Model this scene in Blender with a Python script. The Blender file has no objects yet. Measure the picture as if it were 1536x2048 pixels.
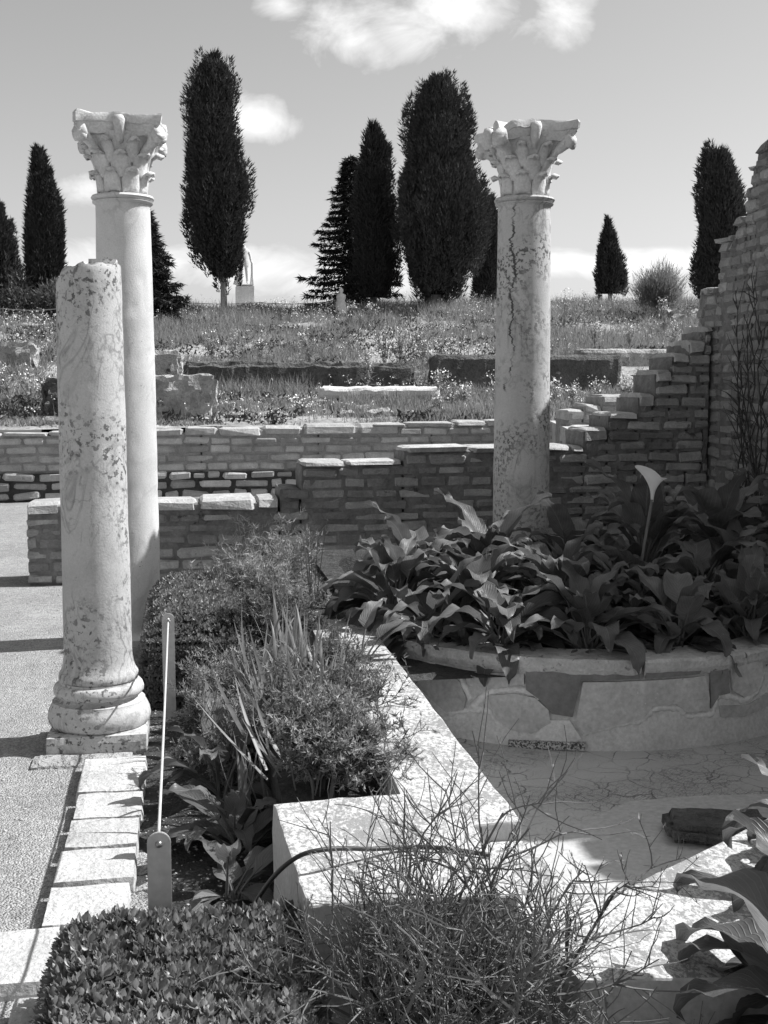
import bpy, bmesh, math, random
import numpy as np
from mathutils import Vector, Matrix, Euler, noise as mnoise

random.seed(7)
rng = np.random.default_rng(7)
scene = bpy.context.scene
C = scene.collection
PI = math.pi

# ------------------------------------------------------------------ camera
YAW = math.radians(9.5); PITCH = math.atan(254 / 2400); FPX = 2400.0; CZ = 1.6
cam_data = bpy.data.cameras.new('camera')
cam = bpy.data.objects.new('camera', cam_data); C.objects.link(cam)
cam.location = (0, 0, CZ)
cam.rotation_euler = (PI / 2 - PITCH, 0, -YAW)
cam_data.sensor_fit = 'HORIZONTAL'; cam_data.sensor_width = 36.0
cam_data.lens = 36.0 * FPX / 1536.0
cam_data.clip_start = 0.05; cam_data.clip_end = 3000
scene.camera = cam
scene.render.resolution_x = 768; scene.render.resolution_y = 1024

# ------------------------------------------------------------------ light
SUN_EL = math.radians(50.0); SUN_AZ = math.radians(3.0)     # azimuth measured from +X towards +Y
SUN = Vector((math.cos(SUN_EL) * math.cos(SUN_AZ), math.cos(SUN_EL) * math.sin(SUN_AZ), math.sin(SUN_EL)))
sun_data = bpy.data.lights.new('sun', 'SUN')
sun_data.energy = 5.0; sun_data.angle = math.radians(0.53); sun_data.color = (1, 1, 1)
sun = bpy.data.objects.new('sun', sun_data); C.objects.link(sun)
sun.rotation_euler = (-SUN).to_track_quat('-Z', 'Y').to_euler()
sun.location = (20, 0, 30)

world = bpy.data.worlds.new('World'); scene.world = world; world.use_nodes = True
wn = world.node_tree; wn.nodes.clear()
def wnode(t, **k):
    n = wn.nodes.new(t)
    for a, b in k.items(): setattr(n, a, b)
    return n
def wmath(op, a, b=None, clamp=False):
    n = wnode('ShaderNodeMath', operation=op, use_clamp=clamp)
    for i, v in enumerate((a, b)):
        if v is None: continue
        if isinstance(v, (int, float)): n.inputs[i].default_value = v
        else: wn.links.new(v, n.inputs[i])
    return n.outputs[0]
w_out = wnode('ShaderNodeOutputWorld'); w_bg = wnode('ShaderNodeBackground')
sky = wnode('ShaderNodeTexSky', sky_type='NISHITA')
sky.sun_disc = False; sky.sun_elevation = SUN_EL; sky.sun_rotation = PI / 2 - SUN_AZ
sky.altitude = 0; sky.air_density = 1.0; sky.dust_density = 1.6; sky.ozone_density = 1.0
bw = wnode('ShaderNodeRGBToBW'); wn.links.new(sky.outputs[0], bw.inputs[0])
SKY_STRENGTH = 0.116
w_bg.inputs['Strength'].default_value = SKY_STRENGTH
tc = wnode('ShaderNodeTexCoord')
# wispy clouds: noise stretched along the horizon, gathered in a few cloud banks
mp = wnode('ShaderNodeMapping'); mp.inputs['Scale'].default_value = (1.0, 1.0, 1.7); mp.inputs['Rotation'].default_value = (0.12, 0.10, 0)
wn.links.new(tc.outputs['Generated'], mp.inputs[0])
nz = wnode('ShaderNodeTexNoise'); nz.inputs['Scale'].default_value = 15.0; nz.inputs['Detail'].default_value = 12; nz.inputs['Roughness'].default_value = 0.60
nz.inputs['Distortion'].default_value = 0.5
wn.links.new(mp.outputs[0], nz.inputs['Vector'])
def pix_ray(px, py):
    F = Vector((math.sin(YAW) * math.cos(PITCH), math.cos(YAW) * math.cos(PITCH), -math.sin(PITCH)))
    R = Vector((math.cos(YAW), -math.sin(YAW), 0)); U = R.cross(F)
    return F + R * ((px - 768) / FPX) - U * ((py - 1024) / FPX)
def cloud_bank(px, py, sx, sz):
    d = pix_ray(px, py).normalized()
    v = wnode('ShaderNodeVectorMath', operation='SUBTRACT'); wn.links.new(tc.outputs['Generated'], v.inputs[0]); v.inputs[1].default_value = d
    m = wnode('ShaderNodeVectorMath', operation='MULTIPLY'); wn.links.new(v.outputs[0], m.inputs[0]); m.inputs[1].default_value = (1 / sx, 1 / sx, 1 / sz)
    l = wnode('ShaderNodeVectorMath', operation='LENGTH'); wn.links.new(m.outputs[0], l.inputs[0])
    return wmath('SUBTRACT', 1.0, l.outputs['Value'], True)
banks = None
for b in ((930, 5, .10, .042), (700, 80, .07, .036), (800, 55, .07, .034), (1110, 20, .05, .034), (515, 240, .042, .026), (560, 10, .03, .02), (190, 375, .04, .02), (330, 520, .16, .026), (600, 545, .2, .03), (1150, 530, .2, .016)):
    k = cloud_bank(*b)
    banks = k if banks is None else wmath('MAXIMUM', banks, k)
big = wnode('ShaderNodeTexNoise'); big.inputs['Scale'].default_value = 2.2; big.inputs['Detail'].default_value = 2
wn.links.new(mp.outputs[0], big.inputs['Vector'])
elsewhere = wmath('MULTIPLY', wmath('SUBTRACT', big.outputs[0], 0.60, True), 1.6)
cov = wmath('ADD', banks, elsewhere)
soft = wmath('MULTIPLY', wmath('SUBTRACT', wmath('ADD', nz.outputs[0], wmath('MULTIPLY', cov, 0.42)), 0.60), 3.0, True)
cl = wmath('MULTIPLY', wmath('MULTIPLY', cov, 4.0, True), wmath('MULTIPLY', soft, 0.66), True)
mixn = wnode('ShaderNodeMix', data_type='FLOAT')
wn.links.new(cl, mixn.inputs[0]); wn.links.new(bw.outputs[0], mixn.inputs[2])
mixn.inputs[3].default_value = 0.95 / SKY_STRENGTH
wn.links.new(mixn.outputs[0], w_bg.inputs['Color']); wn.links.new(w_bg.outputs[0], w_out.inputs[0])

scene.view_settings.view_transform = 'Standard'; scene.view_settings.look = 'None'
scene.view_settings.exposure = 0.50; scene.view_settings.gamma = 1.0
scene.view_settings.use_curve_mapping = False

# ------------------------------------------------------------------ helpers
def atz(px, py, z):
    r = pix_ray(px, py); t = (z - CZ) / r.z
    return Vector((r.x * t, r.y * t, z))
def atY(px, py, Y):
    r = pix_ray(px, py); t = Y / r.y
    return Vector((r.x * t, Y, CZ + r.z * t))
def atX(px, py, X):
    r = pix_ray(px, py); t = X / r.x
    return Vector((X, r.y * t, CZ + r.z * t))

def vnoise(p, seed=0):
    """vectorised value noise, p (n,3) -> 0..1"""
    p = np.asarray(p, dtype=np.float64); i = np.floor(p).astype(np.int64); f = p - i; f = f * f * (3 - 2 * f)
    def h(x, y, z):
        n = (x * 374761393 + y * 668265263 + z * 2147483647 + seed * 974711) & 0x7fffffff
        n = ((n ^ (n >> 13)) * 1274126177) & 0x7fffffff
        return ((n ^ (n >> 16)) & 0xffff) / 65535.0
    r = 0
    for dx in (0, 1):
        for dy in (0, 1):
            for dz in (0, 1):
                w = (f[:, 0] if dx else 1 - f[:, 0]) * (f[:, 1] if dy else 1 - f[:, 1]) * (f[:, 2] if dz else 1 - f[:, 2])
                r = r + w * h(i[:, 0] + dx, i[:, 1] + dy, i[:, 2] + dz)
    return r
def fnoise(p, seed=0, o=3):
    p = np.asarray(p, dtype=np.float64); r = 0; a = 1; s = 0
    for k in range(o):
        r = r + a * vnoise(p * 2 ** k, seed + k); s += a; a *= .5
    return r / s

def mesh_from(V, Fs, name='m', smooth=False):
    me = bpy.data.meshes.new(name)
    V = np.asarray(V, dtype=np.float32)
    if isinstance(Fs, np.ndarray):
        k = Fs.shape[1]; n = Fs.shape[0]
        me.vertices.add(len(V)); me.vertices.foreach_set('co', V.ravel())
        me.loops.add(n * k); me.loops.foreach_set('vertex_index', Fs.astype(np.int32).ravel())
        me.polygons.add(n); me.polygons.foreach_set('loop_start', np.arange(0, n * k, k, dtype=np.int32))
        me.update(calc_edges=True)
    else:
        me.from_pydata([tuple(v) for v in V], [], [tuple(f) for f in Fs]); me.update()
    if smooth: me.polygons.foreach_set('use_smooth', np.ones(len(me.polygons), dtype=bool))
    return me

def link(name, me, m=None, parent=None, loc=(0, 0, 0), rot=None, scale=None, kind=None):
    o = bpy.data.objects.new(name, me); C.objects.link(o); o.location = loc
    if rot is not None: o.rotation_euler = rot
    if scale is not None: o.scale = scale
    if m is not None and me is not None and not me.materials: me.materials.append(m)
    if parent is not None: o.parent = parent
    if kind: o['kind'] = kind
    return o
def thing(name, label, cat, loc=(0, 0, 0), rotz=0.0, group=None):
    o = bpy.data.objects.new(name, None); C.objects.link(o); o.location = loc; o.rotation_euler = (0, 0, rotz)
    o.empty_display_size = 0.1
    return tag(o, label, cat, group)
def tag(o, label, cat, group=None):
    o['label'] = label; o['category'] = cat
    if group: o['group'] = group
    return o

class MB:
    """collects geometry: lists of vertices and faces"""
    def __init__(s): s.v = []; s.f = []
    def add(s, V, F):
        b = len(s.v); s.v += [tuple(x) for x in V]; s.f += [tuple(i + b for i in q) for q in F]
    def box(s, a, b):
        (x0, y0, z0), (x1, y1, z1) = a, b
        s.add([(x0, y0, z0), (x1, y0, z0), (x1, y1, z0), (x0, y1, z0), (x0, y0, z1), (x1, y0, z1), (x1, y1, z1), (x0, y1, z1)],
              [(0, 3, 2, 1), (4, 5, 6, 7), (0, 1, 5, 4), (1, 2, 6, 5), (2, 3, 7, 6), (3, 0, 4, 7)])
    def tube(s, pts, rads, n=6, cap=True):
        pts = [Vector(p) for p in pts]; rings = []
        for i, p in enumerate(pts):
            d = (pts[min(i + 1, len(pts) - 1)] - pts[max(i - 1, 0)]).normalized()
            u = d.orthogonal().normalized() if i == 0 else (u - d * u.dot(d)).normalized()
            w = d.cross(u); r = rads[i] if hasattr(rads, '__len__') else rads
            rings.append([p + (u * math.cos(2 * PI * k / n) + w * math.sin(2 * PI * k / n)) * r for k in range(n)])
        V = [v for r in rings for v in r]; F = []
        for i in range(len(pts) - 1):
            for k in range(n):
                F.append((i * n + k, i * n + (k + 1) % n, (i + 1) * n + (k + 1) % n, (i + 1) * n + k))
        if cap: F += [tuple(range(n - 1, -1, -1)), tuple(range((len(pts) - 1) * n, len(pts) * n))]
        s.add(V, F)
    def lathe(s, prof, n=48, cap=True):
        V = []; F = []
        for r, z in prof: V += [(r * math.cos(2 * PI * k / n), r * math.sin(2 * PI * k / n), z) for k in range(n)]
        for i in range(len(prof) - 1):
            for k in range(n): F.append((i * n + k, i * n + (k + 1) % n, (i + 1) * n + (k + 1) % n, (i + 1) * n + k))
        if cap: F += [tuple(range(n - 1, -1, -1)), tuple(range((len(prof) - 1) * n, len(prof) * n))]
        s.add(V, F)
    def np(s): return np.array(s.v, dtype=float)
    def rough(s, amp, freq, seed=0, center=None):
        V = s.np()
        for ax in range(3): V[:, ax] += (fnoise(V * freq + 17.3 * ax, seed + ax * 5) - .5) * 2 * amp
        s.v = [tuple(v) for v in V]
    def mesh(s, name, smooth=False): return mesh_from(s.v, s.f, name, smooth)
    def build(s, name, m, parent=None, loc=(0, 0, 0), smooth=False, kind=None, **k):
        return link(name, s.mesh(name, smooth), m, parent, loc, kind=kind, **k)

def shade_auto(me, deg=40):
    bm = bmesh.new(); bm.from_mesh(me)
    for f in bm.faces: f.smooth = True
    for e in bm.edges:
        if len(e.link_faces) == 2 and e.calc_face_angle(0) > math.radians(deg): e.smooth = False
    bm.to_mesh(me); bm.free()

def rock_box(name, a, b, seg, amp, freq, m, parent=None, loc=(0, 0, 0), seed=0, smooth=False, top=None):
    """a block with subdivided faces and a rough, worn surface"""
    bm = bmesh.new()
    dims = [b[i] - a[i] for i in range(3)]
    nx, ny, nz_ = [max(1, int(round(d / seg))) for d in dims]
    idx = {}
    def vert(i, j, k):
        key = (i, j, k)
        if key not in idx: idx[key] = bm.verts.new((a[0] + dims[0] * i / nx, a[1] + dims[1] * j / ny, a[2] + dims[2] * k / nz_))
        return idx[key]
    for i in range(nx):
        for j in range(ny):
            bm.faces.new((vert(i, j, 0), vert(i, j + 1, 0), vert(i + 1, j + 1, 0), vert(i + 1, j, 0)))
            bm.faces.new((vert(i, j, nz_), vert(i + 1, j, nz_), vert(i + 1, j + 1, nz_), vert(i, j + 1, nz_)))
    for i in range(nx):
        for k in range(nz_):
            bm.faces.new((vert(i, 0, k), vert(i + 1, 0, k), vert(i + 1, 0, k + 1), vert(i, 0, k + 1)))
            bm.faces.new((vert(i, ny, k), vert(i, ny, k + 1), vert(i + 1, ny, k + 1), vert(i + 1, ny, k)))
    for j in range(ny):
        for k in range(nz_):
            bm.faces.new((vert(0, j, k), vert(0, j, k + 1), vert(0, j + 1, k + 1), vert(0, j + 1, k)))
            bm.faces.new((vert(nx, j, k), vert(nx, j + 1, k), vert(nx, j + 1, k + 1), vert(nx, j, k + 1)))
    V = np.array([v.co for v in bm.verts])
    cen = (np.array(a) + np.array(b)) / 2; half = np.array(dims) / 2
    W = V.copy() + np.array(loc)
    N = np.stack([fnoise(W * freq + 31.7 * ax, seed + 7 * ax) - .5 for ax in range(3)], 1) * 2 * amp
    rel = np.abs((V - cen) / half); nside = (rel > .999).sum(1)
    pull = np.where(nside >= 2, 1.0, 0)[:, None] * amp * .9
    V2 = V + N - np.sign(V - cen) * pull * (rel > .999)
    if top is not None:
        t = np.clip((V[:, 2] - a[2]) / dims[2], 0, 1)
        V2[:, 2] += top(V[:, 0] + loc[0], V[:, 1] + loc[1]) * t
    for v, c in zip(bm.verts, V2): v.co = c
    me = bpy.data.meshes.new(name); bm.to_mesh(me); bm.free()
    if smooth: me.polygons.foreach_set('use_smooth', np.ones(len(me.polygons), dtype=bool))
    return link(name, me, m, parent, loc)

# ------------------------------------------------------------------ materials (the photograph is black and white: all greys)
class NT:
    def __init__(s, name):
        s.m = bpy.data.materials.new(name); s.m.use_nodes = True; s.t = s.m.node_tree
        s.p = s.t.nodes['Principled BSDF']; s.out = s.t.nodes['Material Output']
        s.pos = s.t.nodes.new('ShaderNodeNewGeometry').outputs['Position']
    def n(s, t, **k):
        x = s.t.nodes.new(t)
        for a, b in k.items(): setattr(x, a, b)
        return x
    def put(s, sock, v):
        if isinstance(v, (int, float)):
            if sock.type == 'RGBA': sock.default_value = (v, v, v, 1)
            else: sock.default_value = v
        elif isinstance(v, (tuple, list)): sock.default_value = v
        else: s.t.links.new(v, sock)
    def noise(s, scale, detail=4, rough=.55, stretch=None, off=None, dist=0.0):
        v = s.pos
        if stretch is not None or off is not None:
            mp = s.n('ShaderNodeMapping'); s.t.links.new(v, mp.inputs[0])
            if stretch: mp.inputs['Scale'].default_value = stretch
            if off is not None: s.put(mp.inputs['Location'], off)
            v = mp.outputs[0]
        x = s.n('ShaderNodeTexNoise'); s.t.links.new(v, x.inputs['Vector'])
        x.inputs['Scale'].default_value = scale; x.inputs['Detail'].default_value = detail
        x.inputs['Roughness'].default_value = rough; x.inputs['Distortion'].default_value = dist
        return x.outputs[0]
    def ramp(s, v, lo, hi, a=0.0, b=1.0):
        x = s.n('ShaderNodeMapRange', clamp=True); s.put(x.inputs[0], v)
        for i, q in enumerate((lo, hi, a, b)): s.put(x.inputs[i + 1], q)
        return x.outputs[0]
    def math(s, op, a, b=0.0, clamp=False):
        x = s.n('ShaderNodeMath', operation=op, use_clamp=clamp); s.put(x.inputs[0], a); s.put(x.inputs[1], b); return x.outputs[0]
    def mix(s, f, a, b):
        x = s.n('ShaderNodeMix', data_type='FLOAT'); s.put(x.inputs[0], f); s.put(x.inputs[2], a); s.put(x.inputs[3], b); return x.outputs[0]
    def rand(s): return s.n('ShaderNodeObjectInfo').outputs['Random']
    def bump(s, h, strength=.5, dist=.01):
        x = s.n('ShaderNodeBump'); x.inputs['Strength'].default_value = strength; x.inputs['Distance'].default_value = dist
        s.put(x.inputs['Height'], h)
        prev = s.p.inputs['Normal'].links
        if prev: s.t.links.new(prev[0].from_socket, x.inputs['Normal'])
        s.t.links.new(x.outputs[0], s.p.inputs['Normal'])
    def base(s, v, rough=.85, spec=.3):
        s.put(s.p.inputs['Base Color'], v); s.put(s.p.inputs['Roughness'], rough); s.p.inputs['Specular IOR Level'].default_value = spec
        return s.m

def m_stone(name, lo, hi, scale=6, fine=60, bump=.5, dist=.01, rand=0.0, dark=None, stretch=None):
    t = NT(name); a = t.noise(scale, 6, .6, stretch); f = t.noise(fine, 4, .6)
    v = t.mix(t.ramp(a, .3, .7), lo, hi)
    v = t.math('MULTIPLY', v, t.ramp(f, .25, .75, .78, 1.16))
    if rand: v = t.math('MULTIPLY', v, t.ramp(t.rand(), 0, 1, 1 - rand, 1 + rand))
    if dark:                                   # lichen / soot blotches: (value, scale, threshold)
        d = t.noise(dark[1], 7, .7); v = t.mix(t.ramp(d, dark[2], dark[2] + .07), v, dark[0])
    t.bump(t.math('ADD', f, t.math('MULTIPLY', a, 2.0)), bump, dist)
    return t.base(v)

def m_marble(name, base=.74, vein=.30, vscale=3.0, grime=(.10, 7, .62), spots=.62, streak=None, foot=None):
    t = NT(name)
    mp = t.n('ShaderNodeMapping'); t.t.links.new(t.pos, mp.inputs[0]); mp.inputs['Rotation'].default_value = (.5, .7, .2); mp.inputs['Scale'].default_value = (1, 1, .55)
    def nz(scale, det, dist, v=mp.outputs[0]):
        x = t.n('ShaderNodeTexNoise'); t.t.links.new(v, x.inputs['Vector']); x.inputs['Scale'].default_value = scale
        x.inputs['Detail'].default_value = det; x.inputs['Distortion'].default_value = dist; return x.outputs[0]
    a = nz(vscale, 6, 1.6); b = nz(vscale * 2.7, 5, 1.2)
    r1 = t.ramp(t.math('ABSOLUTE', t.math('SUBTRACT', a, .5)), 0, .03, 1, 0)
    r2 = t.ramp(t.math('ABSOLUTE', t.math('SUBTRACT', b, .5)), 0, .02, 1, 0)
    patch = t.ramp(t.noise(2.3, 4), .4, .65)
    v = t.mix(t.ramp(t.noise(3.5, 5), .3, .7), base * .80, base)
    v = t.mix(t.math('MULTIPLY', r1, t.math('MULTIPLY', patch, .7)), v, vein)
    v = t.mix(t.math('MULTIPLY', r2, t.math('MULTIPLY', patch, .5)), v, vein)
    fine = t.noise(110, 5, .7)
    v = t.math('MULTIPLY', v, t.ramp(fine, .3, .7, .86, 1.08))
    g = t.noise(grime[1], 8, .78, (1, 1, .28)); gb = t.noise(1.7, 3)
    gm = t.ramp(t.math('ADD', g, t.math('MULTIPLY', t.math('SUBTRACT', gb, .5), .35)), grime[2], grime[2] + .12)
    v = t.mix(t.math('MULTIPLY', gm, .85), v, grime[0])
    sp = t.noise(38, 5, .6); sb = t.noise(2.6, 3)
    sm = t.math('MULTIPLY', t.ramp(sp, spots, spots + .04), t.ramp(sb, .42, .6))
    v = t.mix(t.math('MULTIPLY', sm, .9), v, .08)
    if foot:                                    # damp grime low on the stone (z0, z1)
        sep = t.n('ShaderNodeSeparateXYZ'); t.t.links.new(t.pos, sep.inputs[0])
        hz = t.ramp(sep.outputs[2], foot[0], foot[1], 1, 0)
        fm = t.ramp(t.math('ADD', t.noise(9, 7, .75), t.math('MULTIPLY', hz, .15)), .62, .72)
        v = t.mix(t.math('MULTIPLY', fm, .85), v, .10)
    if streak:                                  # a ragged crack running down: (x offset, y, half-angle) in world x
        sep = t.n('ShaderNodeSeparateXYZ'); t.t.links.new(t.pos, sep.inputs[0])
        wob = t.math('MULTIPLY', t.math('SUBTRACT', t.noise(2.2, 8, .72, (0.01, 0.01, 1)), .5), .26)
        dx = t.math('ABSOLUTE', t.math('SUBTRACT', t.math('ADD', sep.outputs[0], wob), streak[0]))
        wd = t.ramp(t.noise(5, 3, .6), .35, .7, .003, streak[2])
        cm = t.math('LESS_THAN', dx, wd)
        cm = t.math('MULTIPLY', cm, t.math('MULTIPLY', t.ramp(sep.outputs[2], streak[1], streak[1] + .03), t.ramp(t.noise(4.5, 4, .7), .40, .50, .25, 1)))
        v = t.mix(t.math('MULTIPLY', cm, .92), v, .05)
    t.bump(t.math('SUBTRACT', fine, t.math('MULTIPLY', gm, .5)), .35, .006)
    return t.base(v, .7, .3)

def m_leaf(name, v, spread=.35, rough=.45, trans=.25, spec=.4, rand=True):
    t = NT(name); a = t.noise(14, 3)
    x = t.math('MULTIPLY', v, t.ramp(a, .3, .7, 1 - spread, 1 + spread))
    if rand: x = t.math('MULTIPLY', x, t.ramp(t.rand(), 0, 1, .75, 1.25))
    t.base(x, rough, spec)
    tr = t.n('ShaderNodeBsdfTranslucent'); t.put(tr.inputs[0], t.math('MULTIPLY', x, 1.3))
    mx = t.n('ShaderNodeMixShader'); mx.inputs[0].default_value = trans
    t.t.links.new(t.p.outputs[0], mx.inputs[1]); t.t.links.new(tr.outputs[0], mx.inputs[2]); t.t.links.new(mx.outputs[0], t.out.inputs[0])
    return t.m

def m_plain(name, v, rough=.6, metal=0.0, spec=.4):
    t = NT(name); f = t.noise(40, 4)
    t.base(t.math('MULTIPLY', v, t.ramp(f, .3, .7, .88, 1.1)), rough, spec); t.p.inputs['Metallic'].default_value = metal
    return t.m

M = {}
M['marble_front'] = m_marble('marble_front', .54, .12, 4.2, (.14, 11, .60), .55, foot=(.12, .75))
M['marble_base'] = m_marble('marble_base', .60, .2, 4.0, (.10, 11, .60), .55)
M['marble_left'] = m_marble('marble_left', .68, .40, 2.4, (.34, 4, .66), .66)
M['marble_right'] = m_marble('marble_right', .58, .16, 3.2, (.07, 8, .62), .52, streak=(2.07, 1.55, .0075))
M['capital'] = m_stone('capital_stone', .50, .68, 7, 70, .5, .008, dark=(.28, 5, .66))
M['brick'] = m_stone('brick_clay', .22, .38, 9, 70, .9, .012, rand=.42, dark=(.07, 4.5, .62))
M['brick_far'] = m_stone('brick_far', .27, .44, 6, 60, .8, .012, rand=.30, dark=(.13, 5, .66))
M['cap_stone'] = m_stone('cap_stone', .30, .50, 8, 60, .8, .012, rand=.15, dark=(.20, 6, .66))
M['mortar'] = m_stone('mortar', .12, .24, 10, 50, .9, .012, dark=(.05, 4, .60))
M['mortar_far'] = m_stone('mortar_far', .20, .32, 10, 50, .9, .012)
M['gap_dark'] = m_stone('dry_gap', .03, .07, 10, 50, .9, .012)
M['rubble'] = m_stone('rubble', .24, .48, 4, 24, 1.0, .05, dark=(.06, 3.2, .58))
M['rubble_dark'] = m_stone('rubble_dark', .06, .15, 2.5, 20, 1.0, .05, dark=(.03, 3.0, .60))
M['kerb'] = m_stone('kerb_stone', .38, .54, 5, 55, .9, .012, rand=.08, dark=(.24, 9, .64))
M['plaster'] = m_stone('plaster', .50, .66, 5, 60, .5, .008, dark=(.17, 7, .66))
M['plaster_light'] = m_stone('plaster_light', .62, .74, 8, 60, .4, .006)
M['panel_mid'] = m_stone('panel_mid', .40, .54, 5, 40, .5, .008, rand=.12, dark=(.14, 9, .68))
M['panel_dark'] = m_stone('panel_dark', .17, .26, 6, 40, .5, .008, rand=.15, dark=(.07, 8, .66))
M['rim'] = m_stone('rim_stone', .42, .62, 14, 70, .8, .01, rand=.08, dark=(.20, 22, .58))
M['white_stone'] = m_stone('white_stone', .55, .68, 3, 40, .4, .02, dark=(.35, 3, .70))
M['concrete'] = m_stone('concrete', .44, .50, 2, 45, .3, .004)
M['metal'] = m_plain('brushed_metal', .50, .42, .35)
M['bolt'] = m_plain('bolt_metal', .28, .3, .8)
M['rope'] = m_plain('rope_fibre', .50, .9)
M['cable'] = m_plain('steel_cable', .22, .5, .5)
M['hose'] = m_plain('black_hose', .025, .5)
M['bark'] = m_stone('bark', .10, .20, 6, 30, .9, .03, stretch=(1, 1, .2))
M['bark_light'] = m_stone('bark_light', .22, .40, 6, 30, .9, .03, stretch=(1, 1, .2))
M['twig'] = m_plain('twig_bark', .15, .8)
M['twig_dark'] = m_plain('twig_dark', .05, .8)
def m_lily():
    t = NT('lily_leaf'); uv = t.n('ShaderNodeUVMap').outputs[0]; sep = t.n('ShaderNodeSeparateXYZ'); t.t.links.new(uv, sep.inputs[0])
    sd = t.math('ABSOLUTE', t.math('SUBTRACT', sep.outputs[0], .5)); wv = t.math('SINE', t.math('ADD', t.math('MULTIPLY', sep.outputs[1], 75.0), t.math('MULTIPLY', sd, -60.0)))
    vein = t.ramp(wv, .55, 1.0); rib = t.ramp(sd, .0, .035, 1, 0); a = t.noise(9, 4)
    x = t.math('MULTIPLY', .12, t.ramp(a, .3, .7, .7, 1.3)); x = t.math('MULTIPLY', x, t.ramp(t.rand(), 0, 1, .65, 1.35))
    x = t.math('MULTIPLY', x, t.math('ADD', 1.0, t.math('MULTIPLY', vein, .22))); x = t.mix(t.math('MULTIPLY', rib, .6), x, .22)
    brown = t.ramp(t.math('ADD', t.noise(16, 5, .7), t.math('MULTIPLY', sep.outputs[1], .16)), .74, .78); x = t.mix(t.math('MULTIPLY', brown, .6), x, .30)
    t.bump(t.math('ADD', t.math('MULTIPLY', vein, -.6), t.math('ADD', t.noise(30, 4), rib)), .5, .004)
    t.base(x, t.ramp(t.noise(25, 3), .3, .7, .38, .62), .4)
    tr = t.n('ShaderNodeBsdfTranslucent'); t.put(tr.inputs[0], t.math('MULTIPLY', x, 1.6)); mx = t.n('ShaderNodeMixShader'); mx.inputs[0].default_value = .22
    t.t.links.new(t.p.outputs[0], mx.inputs[1]); t.t.links.new(tr.outputs[0], mx.inputs[2]); t.t.links.new(mx.outputs[0], t.out.inputs[0]); return t.m
M['lily_leaf'] = m_lily()
M['hedge_leaf'] = m_leaf('hedge_leaf', .215, .4, .4, .28, .5)
M['hedge_core'] = m_plain('hedge_shade', .02, .9)  # stands in for the deep shade inside the hedges
M['iris_leaf'] = m_leaf('iris_leaf', .22, .3, .45, .3, .4)
M['needle'] = m_leaf('needle_leaf', .26, .4, .5, .3, .35)
M['needle_pale'] = m_leaf('needle_pale', .36, .35, .5, .35, .35)
M['cypress'] = m_leaf('cypress_foliage', .055, .5, .75, .08, .15)
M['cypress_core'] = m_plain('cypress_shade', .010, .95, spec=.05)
M['fir'] = m_leaf('fir_foliage', .032, .4, .7, .08, .15)
M['bush'] = m_leaf('bush_foliage', .12, .5, .6, .25, .25)
M['grass'] = m_leaf('meadow_grass', .26, .45, .7, .35, .2)
M['herb'] = m_leaf('dark_herb', .055, .5, .6, .2, .25)
M['flower'] = m_plain('petal_white', .82, .7)
M['petal'] = m_leaf('spathe', .72, .05, .5, .35, .3, False)

def m_slab():
    t = NT('lichen_slab')
    a = t.noise(75, 7, .76, (1, .6, 1), dist=.2); b = t.noise(3.2, 4); f = t.noise(140, 4, .7)
    k = t.ramp(t.math('ADD', a, t.math('MULTIPLY', t.math('SUBTRACT', b, .5), .35)), .475, .53)
    v = t.mix(k, .56, .26); v = t.math('MULTIPLY', v, t.ramp(f, .3, .7, .82, 1.12))
    k2 = t.ramp(t.noise(60, 4, .7), .60, .66); v = t.mix(k2, v, .22)
    t.bump(t.math('ADD', f, a), .4, .006)
    return t.base(v, .85)
M['slab'] = m_slab()
M['slab_side'] = m_stone('slab_side', .42, .52, 3, 60, .3, .006, stretch=(1, 1, .3))

def m_gravel():
    t = NT('gravel')
    vo = t.n('ShaderNodeTexVoronoi'); t.t.links.new(t.pos, vo.inputs['Vector']); vo.inputs['Scale'].default_value = 130
    col = vo.outputs['Color']; bwn = t.n('ShaderNodeRGBToBW'); t.t.links.new(col, bwn.inputs[0])
    v = t.ramp(bwn.outputs[0], .15, .85, .22, .44)
    v = t.math('MULTIPLY', v, t.ramp(t.noise(1.6, 5, .65), .3, .7, .80, 1.15))
    v = t.math('MULTIPLY', v, t.ramp(t.noise(12, 5, .65), .3, .7, .85, 1.12))
    s = t.ramp(t.noise(30, 5, .7), .66, .70); v = t.mix(t.math('MULTIPLY', s, .7), v, .10)
    t.bump(t.math('ADD', t.math('MULTIPLY', vo.outputs['Distance'], -1.0), t.noise(12, 5)), .8, .012)
    return t.base(v, .95, .2)
M['gravel'] = m_gravel()
M['pebble'] = m_stone('pebble', .28, .55, 30, 90, .3, .004)
M['soil'] = m_stone('soil', .03, .09, 10, 50, 1.0, .03, dark=(.30, 40, .66))
M['earth'] = m_stone('dry_earth', .20, .42, 1.1, 9, 1.0, .06, dark=(.07, .9, .60))

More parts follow.
